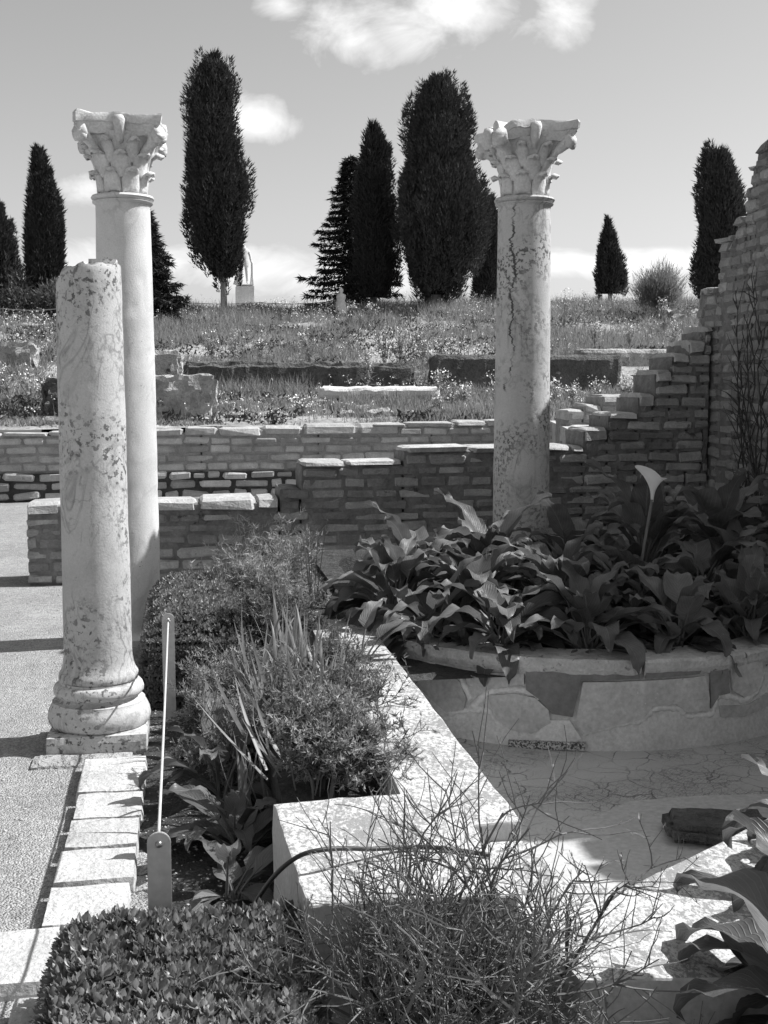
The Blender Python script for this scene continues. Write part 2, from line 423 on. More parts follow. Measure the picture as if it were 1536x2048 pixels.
def m_mosaic():
    t = NT('cracked_mosaic')
    wob = t.n('ShaderNodeTexNoise'); t.t.links.new(t.pos, wob.inputs['Vector']); wob.inputs['Scale'].default_value = 3.5; wob.inputs['Detail'].default_value = 5
    sc = t.n('ShaderNodeVectorMath', operation='SCALE'); t.t.links.new(wob.outputs['Color'], sc.inputs[0]); sc.inputs['Scale'].default_value = .22
    ad = t.n('ShaderNodeVectorMath', operation='ADD'); t.t.links.new(t.pos, ad.inputs[0]); t.t.links.new(sc.outputs[0], ad.inputs[1])
    def vor(scale):
        x = t.n('ShaderNodeTexVoronoi', feature='DISTANCE_TO_EDGE'); t.t.links.new(ad.outputs[0], x.inputs['Vector']); x.inputs['Scale'].default_value = scale; return x.outputs['Distance']
    e1 = t.ramp(vor(7), 0, .03, .9, 0); e2 = t.ramp(vor(22), 0, .07, .8, 0)
    br = t.n('ShaderNodeTexBrick'); t.t.links.new(ad.outputs[0], br.inputs['Vector']); br.inputs['Scale'].default_value = 26
    br.inputs['Color1'].default_value = (1, 1, 1, 1); br.inputs['Color2'].default_value = (.8, .8, .8, 1); br.inputs['Mortar'].default_value = (.35, .35, .35, 1); br.inputs['Mortar Size'].default_value = .05
    bb = t.n('ShaderNodeRGBToBW'); t.t.links.new(br.outputs[0], bb.inputs[0])
    area = t.ramp(t.noise(2.0, 3), .42, .58)
    v = t.mix(t.ramp(t.noise(4, 5), .3, .7), .44, .56)
    v = t.math('MULTIPLY', v, t.mix(t.math('MULTIPLY', area, .7), 1.0, bb.outputs[0]))
    v = t.mix(t.math('MULTIPLY', e1, t.ramp(t.noise(3.1, 2), .38, .55)), v, .07)
    v = t.mix(t.math('MULTIPLY', e2, t.math('MULTIPLY', area, .8)), v, .10)
    bl = t.ramp(t.noise(6, 6, .7, (1, 1.8, 1)), .64, .69); v = t.mix(t.math('MULTIPLY', bl, .7), v, .10)
    t.bump(t.math('SUBTRACT', t.noise(60, 4), t.math('ADD', e1, e2)), .5, .006)
    return t.base(v, .75)
M['mosaic'] = m_mosaic()
def m_speckle():
    t = NT('speckled_mosaic'); f = t.noise(95, 3, .7)
    return t.base(t.mix(t.ramp(f, .46, .54), .06, .48), .8)
M['speckle'] = m_speckle()

# ================================================================== THE SETTING
def smoothstep(a, b, x):
    t = np.clip((x - a) / (b - a), 0, 1); return t * t * (3 - 2 * t)
def sheet(name, xs, ys, zf, m, kind='structure', smooth=True):
    X, Y = np.meshgrid(xs, ys); Z = zf(X, Y)
    V = np.stack([X.ravel(), Y.ravel(), Z.ravel()], 1); nx = len(xs); ny = len(ys)
    i = (np.arange(ny - 1)[:, None] * nx + np.arange(nx - 1)[None, :]).ravel()
    F = np.stack([i, i + 1, i + nx + 1, i + nx], 1)
    return link(name, mesh_from(V, F, name, smooth), m, kind=kind)
def axis(dense0, dense1, step, lo, hi):
    return np.concatenate([lo + (dense0 - lo) * (1 - np.linspace(1, 0, 7)[:-1] ** 2.2), np.arange(dense0, dense1, step), dense1 + (hi - dense1) * np.linspace(0, 1, 7) ** 2.2])

# --- level ground of the garden: gravel, sunk where the basin and the planters stand
def ground_z(X, Y):
    P = np.stack([X.ravel(), Y.ravel(), 0 * X.ravel()], 1)
    z = ((fnoise(P * 2.5, 3, 4) - .5) * .022 + (fnoise(P * .45, 9, 2) - .5) * .035).reshape(X.shape)
    sunk = (X > .30) & (X < 6) & (Y > 2.30) & (Y < 9.3)
    return np.where(sunk, -.45, z)
sheet('gravel_ground', axis(-6, 6.4, .1, -900, 900), axis(-1, 17.25, .1, -900, 17.26), ground_z, M['gravel'])

# loose pebbles on the gravel: nobody could count them
def pebbles(name, n, x0, x1, y0, y1, zf, smin, smax, m, seed):
    r = np.random.default_rng(seed)
    P = np.stack([r.uniform(x0, x1, n), y0 + (y1 - y0) * r.random(n) ** 1.6, np.zeros(n)], 1); P[:, 2] = zf(P[:, 0], P[:, 1])
    S = smin + (smax - smin) * r.random(n) ** 3
    B = np.array([(1, 0, 0), (-1, 0, 0), (0, 1, 0), (0, -1, 0), (0, 0, .6), (0, 0, -.5)], float)
    F0 = np.array([(0, 2, 4), (2, 1, 4), (1, 3, 4), (3, 0, 4), (2, 0, 5), (1, 2, 5), (3, 1, 5), (0, 3, 5)])
    V = P[:, None, :] + B[None] * S[:, None, None] * r.uniform(.6, 1.3, (n, 6, 1))
    F = (F0[None] + (np.arange(n) * 6)[:, None, None]).reshape(-1, 3)
    return link(name, mesh_from(V.reshape(-1, 3), F, name, False), m, kind='stuff')
pebbles('loose_gravel', 9000, -3.4, -.44, 2.6, 16.5, lambda x, y: ground_z(x, y), .003, .011, M['pebble'], 5)

# --- planting soil
def soil_z(X, Y):
    P = np.stack([X.ravel(), Y.ravel(), 0 * X.ravel()], 1)
    return ((fnoise(P * 6, 11, 4) - .5) * .05).reshape(X.shape) + .012
sheet('garden_soil', np.arange(-.19, .36, .025), np.arange(1.5, 9.62, .025), soil_z, M['soil'])
pebbles('soil_crumbs', 700, -.18, .25, 3.3, 5.9, lambda x, y: soil_z(x, y), .003, .010, M['pebble'], 8)

# --- hillside behind
YS = [17.2, 19.5, 23.3, 24.1, 30, 36, 42, 50, 3000]; ZS = [1.0, 1.14, 1.40, 1.96, 2.74, 3.50, 4.26, 4.45, 4.45]
def hill_z(X, Y):
    X = np.asarray(X, float); Y = np.asarray(Y, float)
    z = np.interp(Y, YS, ZS)
    soft = np.interp(Y, [17.2, 22, 30, 50], [1.0, 1.45, 2.74, 4.45])
    left = smoothstep(.3, -.3, X); z = z * (1 - left) + np.where(Y < 30, soft, z) * left
    z = z + np.clip(X - 7, -14, 16) * .022 * smoothstep(26, 42, Y)
    P = np.stack([X.ravel(), Y.ravel(), 0 * X.ravel()], 1)
    return z + ((fnoise(P * .5, 21, 3) - .5) * .32 * smoothstep(17.4, 24, Y).ravel() + (fnoise(P * 2.2, 23, 3) - .5) * .10).reshape(X.shape)
sheet('hillside', axis(-11, 26, .3, -900, 900), np.concatenate([[17.2], np.arange(17.4, 52, .3), [60, 90, 180, 400, 900, 1500]]), hill_z, M['earth'])
rock_box('earth_bank', (-60, 0, 0), (-8.2, .3, .98), 2, .04, .4, M['earth'], None, (0, 17.0, -.02))['kind'] = 'structure'

# --- basin: cracked mosaic floor and a newer screed
BC = Vector((2.15, 6.40)); BR = 1.27
FZ = -.08
mb = MB(); mb.box((.90, 2.3, FZ - .2), (4.5, 6.5, FZ)); mb.build('basin_floor', M['mosaic'], kind='structure')
def prism(name, poly, z0, z1, m, parent=None, loc=(0, 0, 0), bevel=0.0, amp=0.0, seg=.06, seed=0, kind=None, mside=None):
    bm = bmesh.new()
    vs = [bm.verts.new((p[0] - loc[0], p[1] - loc[1], z0 - loc[2])) for p in poly]
    f = bm.faces.new(vs)
    if f.normal.z > 0: bmesh.ops.reverse_faces(bm, faces=[f])
    r = bmesh.ops.extrude_face_region(bm, geom=[f])
    for v in r['geom']:
        if isinstance(v, bmesh.types.BMVert): v.co.z = z1 - loc[2]
    bmesh.ops.recalc_face_normals(bm, faces=bm.faces)
    if bevel: bmesh.ops.bevel(bm, geom=[e for e in bm.edges], offset=bevel, segments=2, affect='EDGES', profile=.6)
    if amp:
        bmesh.ops.triangulate(bm, faces=bm.faces)
        for _ in range(4):
            es = [e for e in bm.edges if e.calc_length() > seg]
            if not es: break
            bmesh.ops.subdivide_edges(bm, edges=es, cuts=1, use_grid_fill=False)
            bmesh.ops.triangulate(bm, faces=bm.faces)
        V = np.array([v.co for v in bm.verts]) + np.array(loc)
        for ax in range(3):
            d = (fnoise(V * 14 + 9 * ax, seed + ax, 3) - .5) * 2 * amp
            for v, q in zip(bm.verts, d): v.co[ax] += q
    me = bpy.data.meshes.new(name); bm.to_mesh(me); bm.free()
    me.materials.append(m)
    if mside is not None:
        me.materials.append(mside)
        for p in me.polygons:
            if p.normal.z < .6: p.material_index = 1
    return link(name, me, None, parent, (0, 0, 0) if parent is not None else loc, kind=kind)
pts = [(1.255, 4.12), (1.395, 4.23), (1.60, 4.36), (1.758, 4.476), (2.05, 4.49), (2.352, 4.467), (3.2, 4.5), (4.4, 4.6), (4.4, 2.4), (1.0, 2.4), (.96, 3.2), (.97, 4.05)]
prism('screed_floor', pts, FZ - .05, FZ + .006, M['concrete'], kind='structure')

# --- raised lily bed behind the curved wall
def bed_poly(r, y1):
    P = [(BC.x + r * math.cos(t), BC.y + r * math.sin(t)) for t in np.linspace(PI, 2 * PI, 40)]
    return P + [(4.44, BC.y), (4.44, y1), (BC.x - r, y1)]
prism('lily_bed_soil', bed_poly(BR - .06, 9.3), -.3, .31, M['soil'], kind='structure')
sheet('bed_mound', np.arange(1.0, 4.45, .08), np.arange(5.3, 9.2, .08), lambda X, Y: .25 + .17 * smoothstep(5.35, 6.9, Y) * smoothstep(.95, 1.3, X) * smoothstep(9.3, 8.4, Y), M['soil'])

# ================================================================== BRICKWORK
def brick_variants(n, dims=(.29, .12, .10)):
    out = []
    for k in range(n):
        bm = bmesh.new(); bmesh.ops.create_cube(bm, size=1.0)
        for v in bm.verts:
            v.co = Vector((v.co.x * dims[0], v.co.y * dims[1], v.co.z * dims[2])) + Vector((random.uniform(-.008, .008), random.uniform(-.007, .007), random.uniform(-.007, .007)))
        bmesh.ops.bevel(bm, geom=list(bm.edges), offset=random.uniform(.016, .026), segments=1, affect='EDGES')
        for v in bm.verts: v.co += Vector((random.uniform(-.007, .007), random.uniform(-.005, .005), random.uniform(-.006, .006)))
        me = bpy.data.meshes.new('brick'); bm.to_mesh(me); bm.free(); out.append((me, dims))
    return out
def with_mat(vs, m):
    out = []
    for me, d in vs:
        c = me.copy(); c.materials.append(m); out.append((c, d))
    return out
TALLV = None
BV = brick_variants(14)
BV_CAP = with_mat(BV, M['cap_stone']); BV_NEAR = with_mat(BV, M['brick']); BV_FAR = with_mat(BV, M['brick_far'])

def brick_wall(root, o, d, zt, z0, L, ch, lens, depth, bv, vis=None, seed=1, gap=.013, cap=None, jit=.010, name='brick', skip=0.0, capl=None):
    """o: start of the face line, d: unit direction along the face; normal = d rotated -90 (facing out).
    zt(s): height of the wall top at s. Every visible brick is an object, the rest is one mesh."""
    r = random.Random(seed); o = Vector(o); d = Vector(d); nrm = Vector((d.y, -d.x, 0)); ang = math.atan2(d.y, d.x)
    rl = root.location; z = z0; row = 0; MBo = MB()
    while z < 6:
        h = ch * r.uniform(.88, 1.12); s = -r.uniform(0, lens[1]); any_ = False
        while s < L:
            l = r.uniform(*lens)
            if cap and capl and z + h + ch * .6 > min(zt(max(s, 0) + .02), zt(max(s, 0) + l)): l = r.uniform(*capl)
            a = max(s, 0); b = min(s + l, L)
            while cap and b - a > .08 and zt(b - .02) < zt(a + .02) - .03: b -= .02
            while cap and b - a > .08 and zt(b - .02) > zt(a + .02) + .03 and z + h + ch * .6 > zt(a + .02): b -= .02
            s = max(b, s + .05)
            if b - a < .05: continue
            mid = (a + b) / 2
            top = min(zt(a + .02), zt(b - .02), zt(mid))
            if z + h * .6 > top: continue
            any_ = True; hb = h
            if z + h + ch * .6 > top: hb = top - z
            if r.random() < skip: continue
            is_top = z + h + ch * .6 > min(zt(a + .02), zt(b - .02))
            dep = cap if (is_top and cap) else depth * r.uniform(.95, 1.1)
            wav = mnoise.noise(Vector((mid * 1.1, row * .37, seed * 3.1))) * .016
            c = Vector((0, 0, wav)) + o + d * mid - nrm * (dep / 2 - r.uniform(-jit, jit) - (.012 if is_top and cap else 0)) + Vector((0, 0, z + hb / 2 - o.z))
            me, dm = r.choice(BV_CAP if (is_top and cap and bv is not TALLV) else bv); sc = ((b - a - gap * r.uniform(.6, 1.5)) / dm[0], dep / dm[1], (hb - gap * r.uniform(.7, 1.4)) / dm[2])
            flip = PI if r.random() < .5 else 0
            rot = (r.uniform(-.015, .015), r.uniform(-.022, .022), ang + flip + r.uniform(-.012, .012))
            if vis is None or vis(c):
                link(name, me, None, root, c - rl, rot, sc)
            else:
                mt = Matrix.LocRotScale(c - rl, Euler(rot), Vector(sc))
                MBo.add([mt @ v.co for v in me.vertices], [tuple(p.vertices) for p in me.polygons])
        z += h; row += 1
        if not any_: break
    if MBo.v: MBo.build('brickwork', bv[0][0].materials[0], root, kind='stuff')

def core_boxes(root, o, d, spans, thick, z0, m, rec=.010, name='mortar_core'):
    """mortar core behind the face, one mesh: spans (s0, s1, ztop)"""
    o = Vector(o); d = Vector(d); nrm = Vector((d.y, -d.x, 0)); rl = root.location; ang = math.atan2(d.y, d.x); cr = Matrix.Rotation(ang, 4, 'Z')
    bm = bmesh.new()
    for i, (a, b, zt) in enumerate(spans):
        e0 = rec if i == 0 else 0; e1 = rec if i == len(spans) - 1 else 0
        ob = rock_box('tmp', (a + e0, rec, z0), (b - e1, thick - rec, zt - .04), .09, .012, 7, None, None, (0, 0, 0), 60 + i)
        ob.data.transform(Matrix.Translation(o - rl) @ cr); bm.from_mesh(ob.data); me0 = ob.data; bpy.data.objects.remove(ob); bpy.data.meshes.remove(me0)
    me = bpy.data.meshes.new(name); bm.to_mesh(me); bm.free()
    return link(name, me, m, root)
def steps(spans):
    def f(s):
        for a, b, z in spans:
            if a <= s <= b: return z
        return spans[0][2] if s < spans[0][0] else spans[-1][2]
    return f

# --- stepped garden wall behind the columns
WY = 9.834; WX0 = -1.25; TX = 4.523
sp = [(0, 2.02, .68), (2.02, 2.20, .80), (2.20, 3.06, .985), (3.06, 4.62, 1.095), (4.62, 4.84, 1.25), (4.84, 5.10, 1.385), (5.10, 5.25, 1.54), (5.25, 5.40, 1.74), (5.40, 5.56, 1.89), (5.56, 5.70, 2.0), (5.70, TX - WX0, 2.11)]
w = thing('stepped_wall', 'long brick wall behind the columns whose top climbs in steps to the tall wall', 'wall', (WX0, WY, 0))
core_boxes(w, (WX0, WY, 0), (1, 0, 0), sp, .55, -.05, M['mortar'])
brick_wall(w, (WX0, WY, 0), (1, 0, 0), steps(sp), 0.0, TX - WX0 - .01, .094, (.17, .36), .12, BV_NEAR, seed=4, cap=.52, capl=(.34, .62))
# its end face towards the path
brick_wall(w, (WX0, WY + .55, 0), (0, -1, 0), lambda s: .60, 0.0, .44, .108, (.2, .34), .10, BV_NEAR, seed=9)

# --- tall side wall on the right: rises out of the picture and shades the basin
tall = [(0, .40, 2.45), (.40, .71, 2.84), (.71, .87, 2.98), (.87, .95, 3.22), (.95, 1.03, 3.36), (1.03, 1.27, 3.52), (1.27, 1.55, 3.75), (1.55, 1.85, 4.0), (1.85, 3.1, 4.12), (3.1, 5.9, 3.92), (5.9, 7.95, 3.68)]; TY0 = WY + .35  # rear length added past the corner, to block sun leaking behind it
w = thing('tall_brick_wall', 'tall ragged brick side wall with bare creeper twigs on it', 'wall', (TX, TY0, 0))
core_boxes(w, (TX, TY0, 0), (0, -1, 0), tall, .55, -.3, M['mortar'])
def tallvis(c): return c.y > 8.55
TALLV = for_mat = with_mat(BV, m_stone('brick_tall', .25, .40, 8, 60, 1.0, .02, rand=.25, dark=(.12, 4, .64)))
brick_wall(w, (TX, TY0, 0), (0, -1, 0), steps(tall), 0.0, 7.95, .100, (.13, .25), .12, for_mat, vis=tallvis, seed=14, cap=.5, jit=.012)
# --- low parallel wall hidden behind the stepped wall: only its shadow shows on the path
w = thing('low_rear_wall', 'low brick wall end throwing a dark shadow on the path behind the stepped wall', 'wall', (-1.16, 12.0, 0))
core_boxes(w, (-1.16, 12.0, 0), (1, 0, 0), [(0, 2.6, .42)], 1.4, -.05, M['mortar'])
brick_wall(w, (-1.16, 12.0, 0), (1, 0, 0), lambda s: .42, 0, 2.6, .1, (.2, .34), .12, BV_NEAR, seed=19, vis=lambda c: False)

# --- retaining wall along the foot of the hillside
RY = 17.0; RX0 = -8.0; RX1 = 5.2
w = thing('retaining_wall', 'long pale brick retaining wall at the foot of the grassy hillside', 'wall', (RX0, RY, 0))
rtop = lambda s: .955 + .0225 * max(0, s - 5.5)
N = 8; rs = [(i * (RX1 - RX0) / N, (i + 1) * (RX1 - RX0) / N, rtop((i + .0) * (RX1 - RX0) / N)) for i in range(N)]
core_boxes(w, (RX0, RY, .0), (1, 0, 0), [(a, b, t) for a, b, t in rs], .4, -.1, M['mortar_far'], rec=.02)
brick_wall(w, (RX0, RY, 0), (1, 0, 0), rtop, .40, RX1 - RX0, .118, (.26, .46), .14, BV_FAR, vis=lambda c: c.x > -3.0, seed=24, cap=.42, gap=.016, capl=(.4, .8))
# loose irregular stones below, with open dark joints
r_ = random.Random(5)
dg = MB(); dg.box((RX0 + .05, RY - .012, -.05), (RX1 - .05, RY + .0, .39)); dg.v = [(x - RX0, y - RY, z) for x, y, z in dg.v]; dg.build('joint_backing', M['gap_dark'], w)
z = 0.0
for row in range(3):
    hh = (.15, .13, .12)[row]; s = 4.2 - r_.uniform(0, .3)
    while s < 13.0:
        l = r_.uniform(.16, .52); h = hh * r_.uniform(.72, 1.02)
        me, dm = r_.choice(BV_FAR)
        link('stone', me, None, w, (s + l / 2, .02 + r_.uniform(-.015, .02), z + hh / 2 + r_.uniform(-.01, .01)),
             (r_.uniform(-.03, .03), r_.uniform(-.09, .09), r_.uniform(-.05, .05)), ((l - .03) / dm[0], .14 / dm[1], (h - .012) / dm[2]))
        s += l + r_.uniform(.0, .03)
    z += hh

# --- cross wall running from the retaining wall back towards the stepped wall
A = Vector((5.30, 17.0, 0)); B = Vector((3.72, 10.42, 0)); dv = (B - A).normalized(); Lc = (B - A).length
w = thing('cross_wall', 'low dark cross wall with sunlit flat top running from the hillside to the stepped wall', 'wall', A)
mb = MB(); nr = Vector((dv.y, -dv.x, 0)); th = .55
P = [A, B, B - nr * -0 + Vector((-nr.x, -nr.y, 0)) * th, A + Vector((-nr.x, -nr.y, 0)) * th]
mb.add([(p.x - A.x, p.y - A.y, -.05) for p in P] + [(p.x - A.x, p.y - A.y, 1.08) for p in P], [(0, 3, 2, 1), (4, 5, 6, 7), (0, 1, 5, 4), (1, 2, 6, 5), (2, 3, 7, 6), (3, 0, 4, 7)])
o = mb.build('mortar_core', M['brick_far'], w)
brick_wall(w, A, dv, lambda s: 1.10, .0, Lc, .118, (.24, .40), .1, BV_NEAR, seed=31, cap=.56, capl=(.5, .9))

# --- stepped brick stub beyond it
w = thing('brick_stub', 'short stepped brick stub standing between the cross wall and the hillside', 'wall', (5.35, 14.6, 0))
p0 = atY(1137, 800, 14.6).x; sp2 = [(0, .20, 1.29), (.20, .42, 1.37), (.42, 2.2, 1.50)]
w.location = (p0, 14.6, 0)
core_boxes(w, (p0, 14.6, 0), (1, 0, 0), sp2, .6, -.05, M['mortar_far'])
brick_wall(w, (p0, 14.6, 0), (1, 0, 0), steps(sp2), .6, 2.2, .105, (.2, .42), .12, BV_FAR, seed=33, cap=.58)

# ================================================================== BASIN WALLS
def cyl_uv(px, py, r=BR):
    """pixel -> (angle, height) on the convex face of the curved wall"""
    q = pix_ray(px, py); ox, oy = -BC.x, -BC.y
    a = q.x ** 2 + q.y ** 2; b = 2 * (ox * q.x + oy * q.y); c = ox * ox + oy * oy - r * r
    D = max(b * b - 4 * a * c, 0); t = (-b - math.sqrt(D)) / (2 * a)
    x, y = q.x * t, q.y * t
    th = math.atan2(y - BC.y, x - BC.x) % (2 * PI)
    return th, CZ + q.z * t
def zq(x, y): return (740 + x * .5182, 1240 + y * .5184)     # reading coordinates of the basin close-up
curved = thing('curved_basin_wall', 'curved basin wall of patched stone panels in front of the lily bed', 'wall', (BC.x, BC.y, FZ))
cl_ = Vector((BC.x, BC.y, FZ))
mb = MB(); n = 64; V = []; F = []
for i in range(n + 1):
    t = PI + PI * i / n
    for rr, z in ((BR - .14, FZ - .1), (BR - .004, FZ - .1), (BR + .012, FZ + .0), (BR, FZ + .10), (BR - .006, .29), (BR - .14, .29)):
        V.append((rr * math.cos(t), rr * math.sin(t), z - FZ))
for i in range(n):
    for k in range(6):
        a, b = i * 6 + k, i * 6 + (k + 1) % 6; F.append((a, b, b + 6, a + 6))
mb.add(V, F); mb.add([(BR - .14, 0, -.02), (2.35, 0, -.02), (2.35, .2, -.02), (BR - .14, .2, -.02), (BR - .14, 0, .37), (2.35, 0, .37), (2.35, .2, .37), (BR - .14, .2, .37)], [(0, 3, 2, 1), (4, 5, 6, 7), (0, 1, 5, 4), (1, 2, 6, 5), (2, 3, 7, 6), (3, 0, 4, 7)])
mb.rough(.006, 9, 3)
mb.build('plaster_face', M['plaster'], curved, smooth=True)
# coping stones
cuts = [PI + .03, PI + .55, PI + 1.02, PI + 1.50, PI + 1.93, PI + 2.45, 2 * PI]
for i in range(len(cuts) - 1):
    a0, a1 = cuts[i] + .006, cuts[i + 1] - .006; k = 14; V = []; F = []
    for j in range(k + 1):
        t = a0 + (a1 - a0) * j / k
        prof = [(BR - .20, .266), (BR + .004, .266), (BR + .018, .30), (BR + .018, .335), (BR + .008, .348), (BR - .20, .352)]
        for rr, zz in prof:
            V.append((rr * math.cos(t), rr * math.sin(t), zz - FZ))
    for j in range(k):
        for q in range(6): a, b = j * 6 + q, j * 6 + (q + 1) % 6; F.append((a, b, b + 6, a + 6))
    F += [tuple(range(5, -1, -1)), tuple(range(k * 6, k * 6 + 6))]
    mb = MB(); mb.add(V, F); mb.rough(.007, 16, 40 + i); mb.build('coping_stone', M['rim'], curved)
mb = MB(); mb.box((BR + .01, -.02, .37), (2.34, .24, .432)); mb.rough(.006, 9); mb.build('coping_stone', M['rim'], curved)

def curved_panel(name, poly, proud, m, back=.03):
    uv = [cyl_uv(*zq(*p)) for p in poly]
    bm = bmesh.new(); vs = [bm.verts.new((u, v, 0)) for u, v in uv]; bm.faces.new(vs)
    bmesh.ops.triangulate(bm, faces=bm.faces)
    for _ in range(4):
        es = [e for e in bm.edges if e.calc_length() > .07]
        if not es: break
        bmesh.ops.subdivide_edges(bm, edges=es, cuts=1); bmesh.ops.triangulate(bm, faces=bm.faces)
    if sum(f.normal.z for f in bm.faces) < 0: bmesh.ops.reverse_faces(bm, faces=bm.faces)
    r = bmesh.ops.extrude_face_region(bm, geom=list(bm.faces))
    top = {v for v in r['geom'] if isinstance(v, bmesh.types.BMVert)}
    for v in bm.verts:
        u, z = v.co.x, v.co.y
        jit = (mnoise.noise(Vector((u * 9, z * 14, proud * 100))) * .004)
        rr = BR + (proud + jit if v in top else -back)
        v.co = (rr * math.cos(u), rr * math.sin(u), z - FZ)
    bmesh.ops.recalc_face_normals(bm, faces=bm.faces)
    me = bpy.data.meshes.new(name); bm.to_mesh(me); bm.free()
    return link(name, me, m, curved)
curved_panel('stone_panel', [(190, 185), (300, 200), (350, 235), (375, 300), (365, 345), (300, 355), (235, 300), (190, 250)], .012, M['panel_mid'])
curved_panel('stone_panel', [(372, 198), (596, 204), (596, 246), (480, 262), (380, 250)], .013, M['panel_mid'])
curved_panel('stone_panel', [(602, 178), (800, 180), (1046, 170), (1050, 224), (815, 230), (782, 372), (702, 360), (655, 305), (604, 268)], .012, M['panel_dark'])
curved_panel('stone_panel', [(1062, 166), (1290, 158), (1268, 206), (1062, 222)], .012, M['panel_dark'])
curved_panel('stone_panel', [(822, 238), (1060, 232), (1290, 214), (1306, 300), (1300, 345), (1218, 355), (1180, 322), (1090, 330), (1052, 378), (822, 436), (794, 392)], .013, M['panel_mid'])
curved_panel('stone_panel', [(455, 290), (560, 282), (640, 300), (690, 345), (698, 395), (625, 436), (545, 422), (485, 372)], .012, M['panel_mid'])
curved_panel('stone_panel', [(1385, 160), (1505, 130), (1512, 200), (1490, 270), (1440, 296), (1395, 270)], .012, M['panel_mid'])
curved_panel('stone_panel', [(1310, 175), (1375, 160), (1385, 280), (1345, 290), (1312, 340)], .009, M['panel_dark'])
curved_panel('stone_panel', [(1345, 330), (1460, 325), (1530, 280), (1530, 330), (1440, 372), (1350, 372)], .008, M['panel_mid'])
curved_panel('mosaic_strip', [(540, 458), (700, 464), (830, 468), (830, 496), (700, 494), (540, 490)], .030, M['speckle'])
curved_panel('stone_panel', [(640, 440), (690, 385), (770, 385), (815, 455), (790, 470), (640, 468)], .010, M['plaster_light'])
def ridge(poly, wd, name='plaster_ridge'):
    mb = MB(); pts = []
    P = [Vector(zq(*p)) for p in poly]
    for i in range(len(P) - 1):
        for k in range(6): pts.append(P[i].lerp(P[i + 1], k / 6))
    pts.append(P[-1]); out = []
    for q in pts:
        u, z = cyl_uv(q.x, q.y); out.append(Vector(((BR - wd * .55) * math.cos(u), (BR - wd * .55) * math.sin(u), z - FZ)))
    sm = [out[0]] + [(out[i - 1] + out[i] * 2 + out[i + 1]) / 4 for i in range(1, len(out) - 1)] + [out[-1]]
    mb.tube(sm, [wd * (.7 + .6 * random.random()) for _ in sm], 7); mb.rough(.003, 30, 5)
    mb.build(name, M['plaster_light'], curved, smooth=True)
ridge([(820, 440), (940, 405), (1055, 388), (1085, 345), (1140, 335), (1200, 340), (1222, 372), (1325, 365), (1335, 295), (1380, 292), (1440, 312), (1495, 280), (1520, 200)], .019)
ridge([(1030, 262), (1075, 258), (1110, 275), (1100, 305), (1060, 322), (1032, 300), (1030, 262)], .019)
ridge([(390, 340), (440, 290), (480, 272), (560, 268), (640, 282), (655, 305)], .019)
ridge([(300, 360), (400, 345), (460, 350), (490, 395), (580, 440)], .019)
ridge([(75, 150), (180, 165), (290, 195), (350, 225), (385, 310)], .019)

# white coped walls round the planter and the basin
pw = thing('planter_wall', 'white lichen-speckled stone planter edging along the left side of the basin', 'planter', (.6, 4.4, -.1))
pl = (.6, 4.4, -.1)
prism('coping_slab', [(.246, 3.50), (.278, 2.78), (.80, 2.752), (.80, 3.224), (.94, 3.224), (.945, 5.66), (.955, 6.6), (.64, 6.6), (.64, 3.515)], -.3, .352, M['slab'], pw, pl, bevel=.007, amp=.007, seg=.05, mside=M['slab_side'])
prism('planting_soil', [(.30, 3.51), (.637, 3.52), (.637, 6.6), (.30, 6.6)], -.1, .25, M['soil'], pw, pl)
fw = thing('basin_front_wall', 'low white stone wall with lichen-speckled flat top closing the front of the basin', 'wall', (.9, 2.8, -.3)); fl = (.9, 2.8, -.3)
prism('coping_slab', [(.805, 3.218), (.805, 2.742), (.84, 2.41), (1.105, 2.375), (2.6, 2.25), (2.6, 3.86), (1.45, 3.08), (1.10, 2.845), (.975, 2.90), (.94, 3.218)], -.3, .300, M['slab'], fw, fl, bevel=.007, amp=.007, seg=.05, seed=8, mside=M['slab_side'])
prism('plaster_fillet', [(.95, 3.0), (1.02, 3.05), (1.0, 3.5), (.947, 3.8)], FZ - .02, FZ + .08, M['white_stone'], fw, fl, amp=.006, seg=.05, seed=9)

# stone lying in the basin
st = rock_box('fallen_stone', (-.19, -.12, -.01), (.19, .12, .085), .03, .030, 7, M['rubble_dark'], None, (1.93, 4.05, FZ), 3)
st.rotation_euler = (0, 0, -.35); tag(st, 'dark mossy stone block lying on the basin floor', 'stone')

# ================================================================== KERB AND PAVING
kx0, kx1 = -.422, -.178
ky = [atz(200, y, .06).y for y in (1513, 1583, 1636, 1693, 1760, 1838)]
k = thing('kerb', 'straight kerb of pale worn stone blocks between gravel path and planting bed', 'kerb', ((kx0 + kx1) / 2, ky[2], 0))
for i in range(len(ky) - 1):
    xo = random.uniform(-.012, .012)
    yc = (ky[i] + ky[i + 1]) / 2; hl = abs(ky[i] - ky[i + 1]) / 2 - .006
    o = rock_box('kerb_stone', (kx0 + xo - k.location.x, -hl, -.08), (kx1 + random.uniform(-.01, .01) - k.location.x, hl, .062 + random.uniform(-.006, .006)), .035, .006, 9, M['kerb'], k, (0, yc - k.location.y, 0), 50 + i)
    o.rotation_euler = (0, 0, random.uniform(-.02, .02))
o = rock_box('kerb_stone', (-.12, -.16, -.08), (.12, .16, .055), .035, .006, 9, M['kerb'], k, (-.33 - k.location.x, 2.86 - k.location.y, 0), 61)
o = rock_box('paving_slab', (-.46, -.165, -.06), (.17, .165, .05), .04, .006, 7, M['kerb'], None, (-.52, 3.262, 0), 63)
o.rotation_euler = (0, 0, .02); tag(o, 'wide flat pale paving slab beside the end of the kerb', 'slab')

